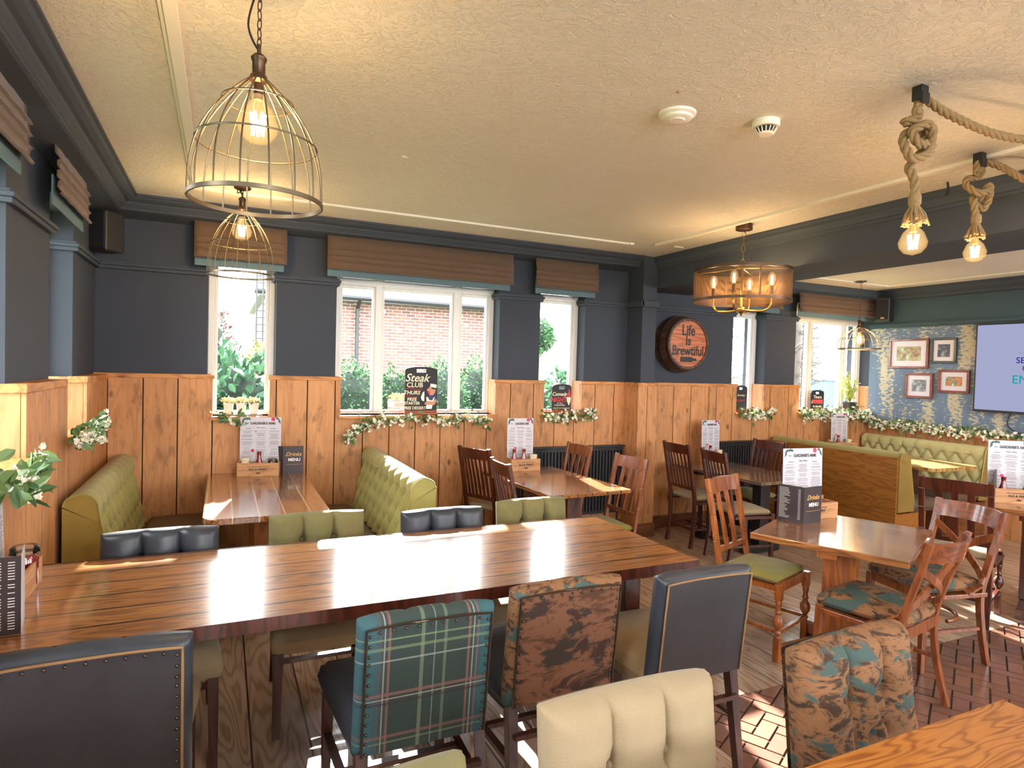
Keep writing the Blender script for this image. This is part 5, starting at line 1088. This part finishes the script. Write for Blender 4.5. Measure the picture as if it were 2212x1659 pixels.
# twiggy tree, trellis and fence behind the right-hand windows
def twigs(label, x, y, n, h=3.6, spread=.6, lean=0):
    t = thing('bare_tree', label, 'tree', (x, y, -.1)); mb = M(); tr = M().tube([(0, 0, 0), (.03, 0, h*.5), (lean, 0, h)], [.11, .09, .05], 8); tr.build('trunk', plain('grey_bark', lin((70, 62, 56)), .9, scale=8), t, smooth=60)
    for i in range(n):
        z = random.uniform(.6, h); d = rv(); d.z = abs(d.z)*.5; p = Vector((lean*z/h, 0, z)); pts = [p]
        for k in range(4): p = p+(d+rv()*.5)*spread*.3; pts.append(p)
        mb.tube(pts, [.022, .017, .013, .010, .007], 4)
    mb.build('branches', t.children[0].data.materials[0], t, kind='stuff'); return t
twigs('leafless twiggy tree outside the fourth window', 9.3, 10.4, 190, 3.6, .8); twigs('bare tree trunk outside the left pane of the far window', 9.95, 8.6, 110, 3.8, .5); twigs('thin bare tree left of centre in the far window', 10.9, 9.2, 70, 3.6, .45); twigs('distant bare tree in the middle of the far window', 13.8, 11.5, 60, 3.4, .4)
def fence(x0, x1, y, h, nm, label, cat, lat=False):
    t = thing(nm, label, cat, ((x0+x1)/2, y, 0)); w = (x1-x0)/2; mb = M()
    if lat:
        n = int((x1-x0+h)/.085)
        for s in (-1, 1):
            for i in range(n):
                a = -w-h+i*.085*1.0+.0; pa, pb = (a, 0), (a+h, h)
                if pb[0] < -w or pa[0] > w: continue
                t0 = max(0, (-w-pa[0])/h); t1 = min(1, (w-pa[0])/h)
                if t1 <= t0: continue
                mb.bar((s*(pa[0]+h*t0), .01*s, .55+h*t0), (s*(pa[0]+h*t1), .01*s, .55+h*t1), .02, .008)
        mb.build('lattice', plain('weathered_lattice', lin((110, 100, 90)), .9), t)
    else:
        n = int((x1-x0)/.11)
        for i in range(n): mb.box(-w+i*.11+.004, -w+i*.11+.106, -.01, .01, -.1, h)
        mb.build('pales', plain('blue_grey_fence_paint', lin((70, 90, 110)), .8), t); M().box(-w, w, -.03, .03, h, h+.03).build('capping', BLACKP, t)
fence(7.6, 9.3, 8.5, 1.05, 'garden_trellis', 'diamond lattice trellis outside the fourth window', 'trellis', True); fence(11.4, 18.5, 10.8, 1.49, 'garden_fence', 'blue-grey board fence outside the far corner window', 'fence')
# ------------------------------------------------------------------ light, sky and camera
w = bpy.data.worlds.new('sky'); SC.world = w; w.use_nodes = True; bg = w.node_tree.nodes['Background']; bg.inputs[0].default_value = (.93, .97, 1., 1); bg.inputs[1].default_value = 13.
sun = bpy.data.lights.new('sun', 'SUN'); sun.energy = 60; sun.color = (1., .95, .86); sun.angle = R(.8); so = bpy.data.objects.new('sun', sun); COL.objects.link(so)
so.rotation_euler = Vector((-.20, -1., -.49)).to_track_quat('-Z', 'Y').to_euler()
# added fill lamps on the unseen rear ceiling, to brighten the room
CL = [(.9, -1.7), (5.6, -1.4), (5.9, .9), (2.2, -3.0)]
for i, (x, y) in enumerate(CL):
    cz = CZ if x < XB0 else CZ2
    t = thing('fill_lamp', 'added round fill lamp, unseen behind the camera', 'ceiling lamp', (x, y, 0), 0, 'added fill lamps in the rear of the room'); M().lathe([(.001, cz-.09), (.10, cz-.08), (.15, cz-.045), (.16, cz-.0)], 32).build('fill_shade', emis('fill_glow', (1., .86, .66), 3.), t, smooth=60)
    l = bpy.data.lights.new('fill_light', 'POINT'); l.energy = 85; l.color = (1., .95, .88); l.shadow_soft_size = .14; lo = bpy.data.objects.new('fill_light', l); COL.objects.link(lo); lo.parent = t; lo.location = (0, 0, cz-.28)
cam = bpy.data.cameras.new('camera'); co = bpy.data.objects.new('camera', cam); COL.objects.link(co); SC.camera = co
yaw, pit, rol = R(24.854), R(-1.518), R(1.565)
f = Vector((math.sin(yaw)*math.cos(pit), math.cos(yaw)*math.cos(pit), math.sin(pit))); r = Vector((math.cos(yaw), -math.sin(yaw), 0)); u = r.cross(f)
r2 = r*math.cos(rol)+u*math.sin(rol); u2 = u*math.cos(rol)-r*math.sin(rol)
co.matrix_world = Matrix(((r2.x, u2.x, -f.x, 0), (r2.y, u2.y, -f.y, 0), (r2.z, u2.z, -f.z, 1.617), (0, 0, 0, 1)))
cam.sensor_width = 36; cam.lens = 36*1350.54/2212; cam.clip_start = .02
vs = SC.view_settings; vs.view_transform = 'Standard'; vs.look = 'None'; vs.gamma = 1; vs.exposure = 0.42; vs.use_curve_mapping = False
cy = SC.cycles; cy.use_denoising = True; cy.use_adaptive_sampling = True; cy.adaptive_threshold = .04; cy.time_limit = 1150; cy.max_bounces = 7; cy.diffuse_bounces = 4; cy.glossy_bounces = 3; cy.transparent_max_bounces = 12; cy.transmission_bounces = 3; cy.sample_clamp_indirect = 4.; cy.caustics_reflective = False; cy.caustics_refractive = False; cy.blur_glossy = 1.
